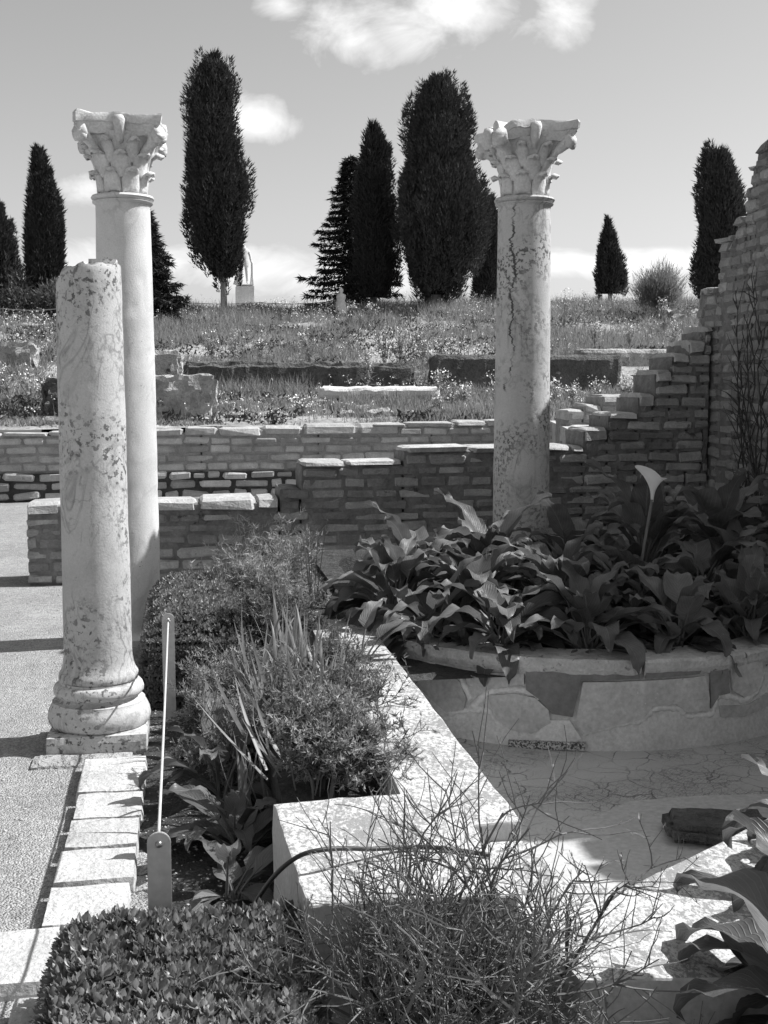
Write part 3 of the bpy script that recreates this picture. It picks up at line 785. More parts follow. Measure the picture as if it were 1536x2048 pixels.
# ================================================================== COLUMNS
def rough_lathe(prof, n, amp, freq, seed, top=None):
    V = []; F = []
    for r, z in prof: V += [(r * math.cos(2 * PI * k / n), r * math.sin(2 * PI * k / n), z) for k in range(n)]
    V = np.array(V)
    rad = np.hypot(V[:, 0], V[:, 1]); dirs = V[:, :2] / np.maximum(rad, 1e-6)[:, None]
    d = (fnoise(V * freq, seed, 4) - .5) * 2 * amp; pit = np.clip(fnoise(V * freq * 3.3, seed + 9, 3) - .64, 0, 1) * amp * 9
    V[:, :2] += dirs * (d - pit)[:, None] * (rad > .01)[:, None]
    if top is not None:
        zt = top(np.arctan2(V[:, 1], V[:, 0])); zmax = max(z for _, z in prof)
        V[:, 2] = np.where(V[:, 2] > zmax - .35, V[:, 2] + (zt * ((V[:, 2] - zmax + .35) / .35)), V[:, 2])
    m_ = len(prof)
    for i in range(m_ - 1):
        for k in range(n): F.append((i * n + k, i * n + (k + 1) % n, (i + 1) * n + (k + 1) % n, (i + 1) * n + k))
    F += [tuple(range(n - 1, -1, -1)), tuple(range((m_ - 1) * n, m_ * n))]
    return V, F

# broken front column
fc = thing('broken_column', 'short broken veined marble column on a moulded base beside the gravel path', 'column', (-.39, 5.40, .0))
prof = [(.149 - .011 * (z / 1.8) ** 1.2, .35 + z) for z in np.linspace(.06, 1.76, 60)]
prof = [(.168, .296), (.175, .302), (.176, .318), (.172, .330), (.162, .345), (.154, .368), (.151, .39)] + prof
prof += [(.136, prof[-1][1] + .004), (.08, prof[-1][1] + .008), (.001, prof[-1][1] + .01)]
def broken_top(a):
    x, y = np.cos(a), np.sin(a); q = np.stack([x * 2.3, y * 2.3, 0 * x], 1)
    return -.055 * np.clip(-x - .55, 0, 1) / .45 + .035 * np.exp(-((a + .45) / .18) ** 2) + (fnoise(q * 2.5, 8, 3) - .5) * .05 - .01
V, F = rough_lathe(prof, 72, .004, 5, 3, broken_top); me = mesh_from(V, F, 'shaft'); shade_auto(me, 45); link('shaft', me, M['marble_front'], fc)
base_prof = [(.19, .094), (.208, .096), (.219, .108), (.224, .135), (.221, .160), (.211, .184), (.203, .198), (.203, .205), (.180, .207), (.170, .216), (.172, .228), (.188, .231), (.197, .243), (.198, .258), (.192, .275), (.184, .284), (.172, .287), (.170, .296), (.1, .30)]
V, F = rough_lathe(base_prof, 72, .0035, 9, 7); me = mesh_from(V, F, 'moulded_base'); shade_auto(me, 60); link('moulded_base', me, M['marble_base'], fc)
o = rock_box('plinth', (-.216, -.216, -.01), (.216, .216, .094), .03, .006, 8, M['marble_base'], fc, (0, 0, 0), 9)
st = rock_box('footing_stone', (-.20, -.07, -.05), (.23, .11, .028), .04, .012, 7, M['rubble'], None, (-.46, 5.08, 0), 77)
tag(st, 'flat rough footing stone at the foot of the broken column', 'stone')

# complete columns with Corinthian capitals
def leaf_strip(zb, zt, r0, out, wid, curl, n=9, m=5):
    V = []; F = []
    for i in range(n):
        t = i / (n - 1)
        if t < .68:
            z = zb + (zt - zb) * (t / .68); r = bell_r(z) + .010 + .012 * t
        else:
            a = (t - .68) / .32 * 2.5; rr = out / 2
            z = zt + math.sin(a) * rr * .8; r = bell_r(zt) + .018 + rr * (1 - math.cos(a))
        w = wid * (.55 + .55 * math.sin(PI * min(1, .25 + .75 * t)) ** .8) * (1 if t < .8 else 1 - (t - .8) * 2.2)
        for j in range(m):
            s = (j / (m - 1) - .5) * 2; y = s * w / 2
            V.append((r - .012 * s * s + (.006 if abs(s) < .1 else 0), y, z - .012 * s * s))
    for i in range(n - 1):
        for j in range(m - 1): a = i * m + j; F.append((a, a + 1, a + m + 1, a + m))
    return V, F
BELL = [(0, .155), (.08, .157), (.16, .168), (.24, .192), (.30, .222), (.345, .25)]
def bell_r(z): return float(np.interp(z, [b[0] for b in BELL], [b[1] for b in BELL]))
def make_column(loc, label, zb, z_shaft, rb, rt, m, seed, chip):
    c = thing('corinthian_column', label, 'column', loc, 0, 'standing columns with carved capitals')
    H = z_shaft - loc[2]
    pf = [(rb + .035, 0), (rb + .04, .05), (rb + .012, .07)] + [(rb - (rb - rt) * t ** 1.3, .09 + t * (H - .15)) for t in np.linspace(0, 1, 80)]
    zt = H - .06
    pf += [(rt + .003, zt + .008), (rt + .016, zt + .016), (rt + .019, zt + .024), (rt + .006, zt + .030), (rt + .020, zt + .037), (rt + .026, zt + .048), (rt + .018, zt + .060), (rt - .02, zt + .065)]
    V, F = rough_lathe(pf, 72, .0035, 5, seed); me = mesh_from(V, F, 'shaft'); shade_auto(me, 50); link('shaft', me, m, c)
    # the capital: bell, two rows of acanthus leaves, corner volutes, abacus
    CB = H + .004
    V, F = rough_lathe([(float(np.interp(z, [b[0] for b in BELL], [b[1] for b in BELL])), z) for z in np.linspace(0, .345, 16)] + [(.2, .35)], 48, .012, 12, seed + 3)
    me = mesh_from(V, F, 'capital'); shade_auto(me, 50); cap = link('capital', me, M['capital'], c, (0, 0, CB), None, (.90, .90, 1.0))
    r = random.Random(seed)
    def leaf(phi, zb_, zt_, out, wid):
        V, F = leaf_strip(zb_, zt_, 0, out, wid, 0); mb = MB(); mb.add(V, F); mb.rough(.009, 22, r.randint(0, 99))
        o = mb.build('acanthus_leaf', M['capital'], cap, smooth=True); o.rotation_euler = (0, 0, phi)
        md = o.modifiers.new('thick', 'SOLIDIFY'); md.thickness = .016; md.offset = -1
    for q in range(8): leaf(q * PI / 4 + PI / 8, .012, .105 + r.uniform(-.008, .008), .062 * r.uniform(.7, 1.15), .110)
    for q in range(8): leaf(q * PI / 4, .09, .205 + r.uniform(-.01, .01), .068 * r.uniform(.6, 1.15), .120)
    for q in range(8): leaf(q * PI / 4 + PI / 8, .17, .282 + r.uniform(-.01, .01), .060 * r.uniform(.6, 1.15), .085)
    for q in range(4):
        phi = PI / 4 + q * PI / 2; mb = MB(); pts = []; rad = []
        for t in np.linspace(0, 1, 9):
            pts.append((.165 + .205 * t ** 1.5, 0, .17 + .175 * t)); rad.append(.014 + .040 * t * t)
        mb.tube(pts, rad, 9)
        mb.tube([(.355, -.04, .31), (.355, .04, .31)], .033, 10)
        mb.rough(.014, 14, seed + q); o = mb.build('volute', M['capital'], cap, smooth=True); o.rotation_euler = (0, 0, phi)
        mb = MB(); mb.tube([(.222, 0, .275), (.246, 0, .33), (.268, 0, .40), (.266, 0, .425)], [.018, .034, .040, .030], 8); mb.rough(.012, 16, seed + q + 30); o = mb.build('fleuron', M['capital'], cap, smooth=True); o.rotation_euler = (0, 0, q * PI / 2)
    # abacus: concave sides, cut corners
    def outline(sc):
        out = []
        for q in range(4):
            a = -PI / 2 + q * PI / 2
            for s in np.linspace(-.92, .92, 15):
                d = .305 - .048 * (1 - s * s) ; x, y = s * .305, -d
                ca, sa = math.cos(a + PI / 2), math.sin(a + PI / 2)
                out.append(((x * ca - y * sa) * sc, (x * sa + y * ca) * sc))
        return out
    V = []; layers = [(.84, .325), (.90, .345), (.955, .372), (.96, .385), (1.0, .392), (1.01, .432), (.985, .446)]; n = 60
    for sc, z in layers: V += [(x, y, z) for x, y in outline(sc)]
    V.append((0, 0, .448)); V.append((0, 0, .33)); F = []
    for i in range(len(layers) - 1):
        for k_ in range(n): F.append((i * n + k_, i * n + (k_ + 1) % n, (i + 1) * n + (k_ + 1) % n, (i + 1) * n + k_))
    T = len(V) - 2
    for k_ in range(n): F.append(((len(layers) - 1) * n + k_, (len(layers) - 1) * n + (k_ + 1) % n, T)); F.append(((k_ + 1) % n, k_, T + 1))
    V = np.array(V); d = np.stack([fnoise(V * 11 + 5 * ax, seed + ax, 3) - .5 for ax in range(3)], 1) * .05
    V = V + d
    for (cx, cy, rad_, dz) in chip:                       # broken-off bits
        w_ = np.clip(1 - np.hypot(V[:, 0] - cx, V[:, 1] - cy) / rad_, 0, 1)
        V[:, :2] *= (1 - .22 * w_)[:, None]; V[:, 2] -= dz * w_ * (V[:, 2] > .36)
    me = mesh_from(V, F, 'abacus'); shade_auto(me, 38); link('abacus', me, M['capital'], cap)
    return c
make_column((-.335, 7.60, -.01), 'smooth pale full-height column with carved capital, beside the broken column', 0, 2.735, .180, .164, M['marble_left'], 4, [(.3, -.22, .10, .01), (-.3, .2, .1, .02)])
make_column((2.185, 7.60, .30), 'cracked, dark-spotted full-height column with carved capital rising from the lilies', 0, 2.785, .186, .168, M['marble_right'], 11, [(-.3, -.3, .15, .05), (.05, -.29, .05, .03), (-.28, .0, .1, .02)])

# ================================================================== ROPE BARRIER, HOSE
def make_post(loc, h, label):
    t = thing('barrier_post', label, 'post', loc, 0, 'metal barrier posts')
    mb = MB(); w_ = .0295; d_ = .008; pts = [(-w_, 0), (w_, 0)]
    for a in np.linspace(0, PI, 13): pts.append((w_ * math.cos(a), h - w_ + w_ * math.sin(a)))
    pts = pts[:2] + pts[2:]
    n = len(pts); V = [(x, -d_ / 2, z) for x, z in pts] + [(x, d_ / 2, z) for x, z in pts]
    mb.add(V, [tuple(range(n)), tuple(range(2 * n - 1, n - 1, -1))] + [(i, i + n, (i + 1) % n + n, (i + 1) % n) for i in range(n)])
    me = mb.mesh('plate'); bm = bmesh.new(); bm.from_mesh(me); bmesh.ops.recalc_face_normals(bm, faces=bm.faces)
    bmesh.ops.bevel(bm, geom=[e for e in bm.edges if len(e.link_faces) == 2 and e.calc_face_angle(0) > 1], offset=.0012, segments=2, affect='EDGES'); bm.to_mesh(me); bm.free()
    link('plate', me, M['metal'], t)
    mb = MB(); mb.lathe([(.0005, 0), (.0095, 0), (.0095, .003), (.007, .0075), (.003, .0095), (.0005, .0098)], 16)
    o = mb.build('bolt', M['bolt'], t, (0, -d_ / 2 - .0003, h - .030), smooth=True); o.rotation_euler = (PI / 2, 0, 0)
    return t
make_post((-.085, 5.72, -.02), .54, 'flat metal barrier post standing at the corner of the clipped hedge')
make_post((-.077, 2.95, -.02), .51, 'flat rounded metal barrier post with a bolt, rising out of the front hedge')
mb = MB(); a = Vector((-.085, 5.70, .48)); b = Vector((-.077, 2.958, .486)); pts = []
for i in range(41):
    t = i / 40; p = a.lerp(b, t); p.z -= .05 * 4 * t * (1 - t) * .35; pts.append(p)
mb.tube(pts, .0042, 7)
mb.tube([(-.085, 5.708, .475), (-.077, 5.700, .487), (-.086, 5.698, .497), (-.095, 5.70, .487), (-.085, 5.708, .47)], .004, 6)
mb.tube([(-.086, 5.701, .47), (-.09, 5.698, .44)], [.006, .004], 6)
mb.tube([(-.077, 2.958, .486), (-.074, 2.965, .47), (-.077, 2.968, .456)], .0045, 6)
tag(mb.build('barrier_rope', M['rope'], smooth=True), 'thin pale rope strung between the two metal posts', 'rope')

mb = MB(); kp = [(.10, 3.30, .02), (.15, 3.16, .16), (.21, 3.02, .32), (.27, 2.965, .395), (.33, 2.96, .412), (.40, 2.99, .400), (.47, 3.03, .378), (.56, 3.06, .364), (.66, 3.05, .361), (.78, 2.98, .361)]
kv = [Vector(p) for p in kp]; pts = []
for i in range(len(kv) - 1):
    p0, p1, p2, p3 = kv[max(i - 1, 0)], kv[i], kv[i + 1], kv[min(i + 2, len(kv) - 1)]
    for q in range(6):
        t = q / 6; pts.append(.5 * ((2 * p1) + (p2 - p0) * t + (2 * p0 - 5 * p1 + 4 * p2 - p3) * t * t + (3 * p1 - p0 - 3 * p2 + p3) * t ** 3))
pts.append(kv[-1]); mb.tube(pts, .0065, 8)
tag(mb.build('irrigation_hose', M['hose'], smooth=True), 'black irrigation hose arching over the corner of the white wall', 'hose')

# ================================================================== RUINS ON THE HILLSIDE
def hz(x, y): return float(hill_z(np.array([x]), np.array([y]))[0])
def ruin(name, label, cat, px0, px1, py_top, Y, thick, drop, m, amp=.05, freq=2.5, seed=0, seg=.14, slope=0.0):
    amp *= 1.1; freq *= 2.6; seg *= .65
    """a rough masonry block: image columns px0..px1 at depth Y, top at row py_top"""
    a = atY(px0, py_top, Y); b = atY(px1, py_top, Y); zt = a.z
    L = b.x - a.x; cx = (a.x + b.x) / 2
    top = (lambda x, y: (x - cx) * slope) if slope else None
    o = rock_box(name, (-L / 2, 0, -drop), (L / 2, thick, 0), seg, amp, freq, m, None, (cx, Y, zt), seed, False, top)
    # origin to the foot
    o.data.transform(Matrix.Translation((0, 0, drop))); o.location.z = zt - drop
    return tag(o, label, cat)
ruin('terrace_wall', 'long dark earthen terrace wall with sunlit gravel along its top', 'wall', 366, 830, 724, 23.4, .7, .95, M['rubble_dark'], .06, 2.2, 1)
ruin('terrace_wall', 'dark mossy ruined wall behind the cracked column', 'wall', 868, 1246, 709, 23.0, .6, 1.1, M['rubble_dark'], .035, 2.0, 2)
ruin('terrace_wall', 'grey terrace wall with straight sunlit top meeting the stepped brick wall', 'wall', 1160, 1470, 697, 24.6, .5, 1.1, M['rubble'], .03, 2.0, 3)
ruin('ruin_block', 'big crumbling sunlit masonry block behind the smooth column', 'ruin', 180, 432, 753, 18.3, 1.0, 1.1, M['rubble'], .075, 2.6, 4, .10)
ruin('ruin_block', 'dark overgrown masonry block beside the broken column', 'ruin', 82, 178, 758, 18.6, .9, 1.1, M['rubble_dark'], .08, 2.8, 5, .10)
ruin('ruin_block', 'small upright rubble block on top of the crumbling masonry', 'ruin', 300, 363, 700, 20.5, .8, 1.2, M['rubble'], .06, 2.6, 6, .10)
ruin('brick_slab', 'thin pale brick slab set into the crumbling masonry block', 'slab', 300, 348, 842, 18.1, .3, .12, M['plaster_light'], .01, 2.6, 7, .1)
ruin('ruin_block', 'ruined stone block with rounded end among flowers by the far path', 'ruin', -60, 66, 684, 24.0, .9, 1.0, M['rubble'], .09, 2.2, 8, .12)
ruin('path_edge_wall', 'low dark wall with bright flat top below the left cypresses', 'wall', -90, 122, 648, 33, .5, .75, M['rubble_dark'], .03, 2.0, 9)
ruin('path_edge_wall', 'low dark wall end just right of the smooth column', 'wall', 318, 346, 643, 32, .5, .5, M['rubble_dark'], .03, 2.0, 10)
ruin('stone_sill', 'flat sunlit stone sill lying in the grass below the terrace wall', 'slab', 640, 884, 773, 20.6, .35, .22, M['white_stone'], .03, 2.4, 11, .12)
ruin('stone_sill', 'thin line of pale kerb stones half lost in the high grass', 'slab', 376, 740, 673, 30, .35, .3, M['white_stone'], .03, 2.0, 12)
ruin('terrace_parapet', 'white low parapet on the crest below the pedestal', 'wall', 335, 560, 612, 45, .6, 1.0, M['white_stone'], .01, 2.0, 13, .3)
ruin('rubble_heap', 'low heap of dark loose stones high in the flowering grass', 'rubble', 1340, 1425, 622, 34, .9, .5, M['rubble'], .14, 2.4, 14, .14)
# loose stones on the slope, each its own
for i, (px, Y, s) in enumerate([(560, 22.3, .22), (690, 19.2, .2), (720, 19.6, .26), (760, 18.8, .3), (640, 21.4, .18), (820, 19.0, .22), (470, 18.9, .17), (400, 18.3, .2), (900, 19.4, .24), (590, 25.5, .25), (1050, 19.6, .2), (30, 20.5, .22), (60, 22, .2)]):
    x = atY(px, 750, Y).x
    o = rock_box('field_stone', (-s, -s * .7, 0), (s, s * .7, s * .6), s * .5, s * .22, 4, M['rubble'], None, (x, Y, hz(x, Y) - s * .2), 200 + i)
    tag(o, 'loose rough stone in the grass left of the broken column' if px < 100 else 'loose rough stone just above the pale retaining wall' if Y < 20 else 'loose rough stone on the bank above the long terrace wall' if Y > 25 else 'loose rough stone at the foot of the long terrace wall', 'stone', 'loose stones on the hillside')

# ------------------------------------------------------------------ statue on its pedestal, small torso in the grass
SY = 46.0
pz = atY(490, 613, SY); pt = atY(490, 570, SY); half = (atY(508, 600, SY).x - atY(471, 600, SY).x) / 2
ped = thing('statue_pedestal', 'square pale stone pedestal carrying the statue on the crest', 'pedestal', (pz.x, SY, pz.z - .5))
hh = pt.z - pz.z + .5
rock_box('pedestal_block', (-half, -half, 0), (half, half, hh - .05), .2, .012, 2, M['white_stone'], ped, (0, 0, 0), 5)
rock_box('pedestal_top', (-half * .93, -half * .93, 0), (half * .93, half * .93, .06), .2, .012, 2, M['white_stone'], ped, (0, 0, hh - .05), 6)
def figure(name, verts, edges, rads, m, parent, loc):
    me = bpy.data.meshes.new(name); me.from_pydata(verts, edges, []); me.update()
    o = link(name, me, m, parent, loc)
    sk = o.modifiers.new('skin', 'SKIN'); sk.use_smooth_shade = True
    for i, r in enumerate(rads): me.skin_vertices[0].data[i].radius = (r, r)
    me.skin_vertices[0].data[0].use_root = True
    o.modifiers.new('sub', 'SUBSURF').levels = 1; o.modifiers['sub'].render_levels = 1
    return o
stt = thing('statue', 'white marble statue of a standing nude figure with drapery, on the pedestal', 'statue', (pz.x, SY, pt.z + .01))
S = .86
vv = [(0, 0, .98), (0, .0, 1.2), (0, .02, 1.45), (0, .02, 1.60), (0, -.01, 1.74), (.11, 0, .9), (.13, -.03, .5), (.15, 0, .1), (.16, -.12, .05), (-.11, 0, .9), (-.12, .05, .52), (-.10, .10, .12), (-.10, 0, .05), (.22, .02, 1.45), (.30, .0, 1.15), (.34, -.05, .92), (-.22, .02, 1.45), (-.32, .02, 1.18), (-.30, -.15, 1.0)]
ee = [(0, 1), (1, 2), (2, 3), (3, 4), (0, 5), (5, 6), (6, 7), (7, 8), (0, 9), (9, 10), (10, 11), (11, 12), (2, 13), (13, 14), (14, 15), (2, 16), (16, 17), (17, 18)]
rr_ = [.16, .14, .17, .065, .115, .105, .075, .05, .04, .105, .075, .05, .04, .07, .05, .035, .07, .05, .035]
figure('body', [(x * S, y * S, z * S) for x, y, z in vv], ee, [q * S for q in rr_], M['white_stone'], stt, (-.03, 0, 0))
mb = MB()
mb.tube([(.27, .05, 0), (.28, .05, .4), (.28, .05, .8), (.22, .05, 1.0)], [.07, .05, .05, .03], 9); mb.rough(.03, 5, 2); mb.build('drapery', M['white_stone'], stt, smooth=True)
mb = MB(); mb.tube([(-.26, .1, 0), (-.22, .1, .3), (-.10, .08, .75)], [.17, .12, .07], 9); mb.rough(.04, 5, 4); mb.build('tree_stump_support', M['white_stone'], stt, smooth=True)
TYY = 38.0; tp = atY(682, 612, TYY); tt = atY(682, 574, TYY)
gz = hz(tp.x, TYY); th_ = tt.z - gz
sm_ = thing('marble_torso', 'small weathered white draped torso standing in the grass before the trees', 'statue', (tp.x, TYY, gz - .05))
V, F = rough_lathe([(.17, 0), (.19, th_ * .2), (.16, th_ * .45), (.13, th_ * .58), (.155, th_ * .72), (.14, th_ * .8), (.05, th_ * .84), (.045, th_ * .87), (.075, th_ * .92), (.07, th_ * .98), (.02, th_ * 1.05)], 20, .035, 4, 3)
link('body', mesh_from(V, F, 'body', True), M['white_stone'], sm_)

# ------------------------------------------------------------------ cable railing along the crest
def railing(label, pxs, py, Y, py_foot):
    t = thing('cable_railing', label, 'railing', (atY(pxs[0], py, Y).x, Y, 0)); bx = t.location.x
    pts = []
    for p in pxs:
        q = atY(p, py, Y); g = hz(q.x, Y); pts.append((q.x - bx, 0, q.z))
        mb = MB(); mb.tube([(q.x - bx, 0, g - .2), (q.x - bx, 0, q.z + .02)], .016, 6); mb.build('post', M['cable'], t)
    mb = MB(); full = []
    for i in range(len(pts) - 1):
        a, b = Vector(pts[i]), Vector(pts[i + 1])
        for k_ in range(8): q = a.lerp(b, k_ / 8); q.z -= .05 * 4 * (k_ / 8) * (1 - k_ / 8); full.append(q)
    full.append(Vector(pts[-1])); mb.tube(full, .013, 5); mb.build('cable', M['cable'], t)
    t.location.z = 0
    return t
railing('thin dark cable railing crossing the crest before the statue pedestal', [300, 372, 520, 640, 700], 605, 41.0, 625)
railing('thin cable railing in front of the left cypresses', [-60, 6, 120, 240], 617, 35.0, 640)

# ================================================================== TREES
def tri_cloud(P, D, Wd, L, r):
    """thin triangles: P base points, D directions, Wd widths, L lengths"""
    n = len(P); R = r.normal(size=(n, 3)); S = np.cross(D, R); S /= np.maximum(np.linalg.norm(S, axis=1), 1e-6)[:, None]
    a = P + S * Wd[:, None] / 2; b = P - S * Wd[:, None] / 2; c = P + D * L[:, None]
    V = np.stack([a, b, c], 1).reshape(-1, 3); F = np.arange(3 * n).reshape(-1, 3)
    return V, F
def norm(a): return a / np.maximum(np.linalg.norm(a, axis=1), 1e-6)[:, None]

def cypress(label, rows, Y, py_base, trunk_px=10, seed=0, n_plume=150, per=70, trunk_m='bark', group='cypress trees', hollow=.70, wide=1.0):
    r = np.random.default_rng(seed)
    rows = sorted(rows, key=lambda q: -q[0])                       # from the bottom of the crown up
    dep = Y / math.cos(YAW) * .985
    cx0 = (rows[0][1] + rows[0][2]) / 2 if trunk_px else 0
    ctr = [atY((a + b) / 2, y, Y) for y, a, b in rows]
    rad = [abs(atY(b, y, Y).x - atY(a, y, Y).x) / 2 * .84 * wide for y, a, b in rows]
    zs = np.array([c.z for c in ctr]); zs = zs[0] + (zs - zs[0]) * .985 + .10; xs = np.array([c.x for c in ctr]); rs = np.array(rad)
    bx = float(xs[0]); gz_ = hz(bx, Y) - .1
    t = thing('cypress_tree', label, 'tree', (bx, Y, gz_), 0, group)
    tw = trunk_px / FPX * dep / 2
    mb = MB(); mb.tube([(0, 0, 0), (0, 0, zs[0] - gz_), (0, 0, (zs[0] + zs[-1]) / 2 - gz_), (xs[-1] - bx, 0, zs[-1] - gz_ - .4)], [tw * 1.15, tw, tw * .8, .02], 10); mb.rough(.015, 4, seed); mb.build('trunk', M[trunk_m], t, smooth=True)
    # near-black core: the shade inside the crown put into its colour
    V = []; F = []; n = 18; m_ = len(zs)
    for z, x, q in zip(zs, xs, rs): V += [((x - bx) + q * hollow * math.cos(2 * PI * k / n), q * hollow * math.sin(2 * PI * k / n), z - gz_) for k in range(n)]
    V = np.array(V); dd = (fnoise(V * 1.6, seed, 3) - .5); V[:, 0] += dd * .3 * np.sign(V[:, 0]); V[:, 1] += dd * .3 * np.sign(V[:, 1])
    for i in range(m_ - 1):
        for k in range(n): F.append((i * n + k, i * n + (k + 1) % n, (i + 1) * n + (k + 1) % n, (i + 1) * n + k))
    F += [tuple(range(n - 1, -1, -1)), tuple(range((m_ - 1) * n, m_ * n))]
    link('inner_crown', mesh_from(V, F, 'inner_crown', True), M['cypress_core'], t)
    # flame-like plumes of foliage
    w = np.interp(np.linspace(zs[0], zs[-1], 200), zs, rs) + .12; cdf = np.cumsum(w) / w.sum()
    z = np.interp(r.random(n_plume), cdf, np.linspace(zs[0], zs[-1], 200)); ph = r.uniform(0, 2 * PI, n_plume)
    R = np.interp(z, zs, rs); X = np.interp(z, zs, xs); H = zs[-1] - zs[0]
    pl_ = (.22 + .50 * r.random(n_plume)) * min(1.15, .5 + H / 12); pr = (.08 + .20 * r.random(n_plume) ** 1.5) * min(1.2, .5 + H / 12)
    pr = pr * np.clip(R / .65, .22, 1); pl_ = pl_ * np.clip(R / .5, .5, 1); lob = vnoise(np.stack([np.cos(ph) * 1.6, np.sin(ph) * 1.6, z * .8], 1), seed + 3); rr2 = R * (.55 + .68 * lob); keepz = z + (lob - .5) * .5; z = np.clip(keepz, zs[0], zs[-1])
    Pc = np.stack([X - bx + rr2 * np.cos(ph), rr2 * np.sin(ph), z - gz_], 1); out = np.stack([np.cos(ph), np.sin(ph), 0 * ph], 1)
    # blades
    per = int(per * 1.5); N = n_plume * per; id_ = np.repeat(np.arange(n_plume), per)
    u = r.random(N) * 2 - 1; g = r.normal(size=(N, 3)); g[:, 2] = 0; g = norm(g)
    wid = np.sqrt(np.clip(1 - u * u * .9, 0, 1))
    P = Pc[id_] + g * (pr[id_] * wid * (.55 + .5 * r.random(N)))[:, None] + np.array([0, 0, 1])[None] * (u * pl_[id_])[:, None]
    P += out[id_] * (pr[id_] * .25)[:, None]
    D = norm(np.array([0, 0, 1.0])[None] + out[id_] * .45 + g * .55 + r.normal(size=(N, 3)) * .28)
    V, F = tri_cloud(P, D, .022 + .034 * r.random(N), .07 + .13 * r.random(N), r)
    link('crown', mesh_from(V, F, 'crown'), M['cypress'], t)
    # second, scattered layer that closes the surface
    N = n_plume * per // 2; z = np.interp(r.random(N), cdf, np.linspace(zs[0], zs[-1], 200)); ph = r.uniform(0, 2 * PI, N)
    R = np.interp(z, zs, rs) * (.72 + .14 * r.random(N)); X = np.interp(z, zs, xs)
    P = np.stack([X - bx + R * np.cos(ph), R * np.sin(ph), z - gz_], 1)
    D = norm(np.stack([.4 * np.cos(ph), .4 * np.sin(ph), np.ones(N)], 1) + r.normal(size=(N, 3)) * .35)
    V, F = tri_cloud(P, D, .04 + .05 * r.random(N), .14 + .18 * r.random(N), r)
    link('inner_foliage', mesh_from(V, F, 'inner_foliage'), M['cypress'], t)
    return t

cypress('cypress with blunt domed top at the path by the dark left wall', [(636, -50, 38), (600, -55, 44), (540, -55, 42), (480, -50, 30), (440, -40, 16), (418, -18, 0)], 40, 642, 12, 1, 120)
cypress('slender pointed cypress on a bare pale trunk behind the broken column', [(602, 78, 102), (590, 60, 125), (560, 46, 136), (500, 44, 134), (440, 46, 126), (400, 50, 120), (360, 60, 105), (330, 68, 94), (306, 76, 82)], 38, 645, 11, 2, 150, 75, 'bark_light')
cypress('tallest ragged cypress on a bare trunk, in front of the statue', [(560, 424, 470), (530, 400, 488), (500, 384, 496), (470, 376, 499), (420, 368, 503), (370, 366, 508), (340, 369, 490), (300, 374, 482), (250, 370, 470), (200, 374, 472), (150, 386, 466), (125, 408, 440), (108, 422, 436)], 40, 612, 12, 3, 230, 85, 'bark_light', wide=1.05)
cypress('narrow pointed cypress between the fir and the big cypress', [(600, 715, 780), (570, 705, 796), (500, 706, 795), (420, 706, 790), (350, 712, 784), (300, 724, 774), (270, 735, 758), (250, 742, 748)], 40.5, 604, 12, 4, 170, 75)
cypress('broadest cypress with huge egg-shaped crown', [(596, 850, 890), (575, 825, 915), (540, 806, 955), (500, 796, 980), (450, 790, 985), (400, 795, 975), (300, 810, 946), (220, 824, 926), (185, 842, 908), (160, 862, 890)], 39, 604, 26, 5, 380, 85, wide=1.13)
cypress('dark low cypress half hidden behind the cracked column', [(610, 940, 1000), (560, 942, 1010), (500, 945, 1005), (440, 952, 996), (400, 965, 985)], 44, 612, 10, 6, 90)
cypress('small lone cone-shaped cypress standing apart on the right crest', [(592, 1192, 1248), (570, 1189, 1251), (530, 1195, 1245), (490, 1203, 1234), (460, 1210, 1222), (443, 1214, 1218)], 44, 594, 8, 7, 90, 50)
cypress('flat-topped dark cypress rising behind the ragged tall wall', [(602, 1400, 1450), (570, 1388, 1475), (520, 1388, 1490), (460, 1394, 1492), (400, 1400, 1490), (350, 1404, 1472), (318, 1407, 1458), (306, 1412, 1448)], 36, 604, 14, 8, 200, 75)

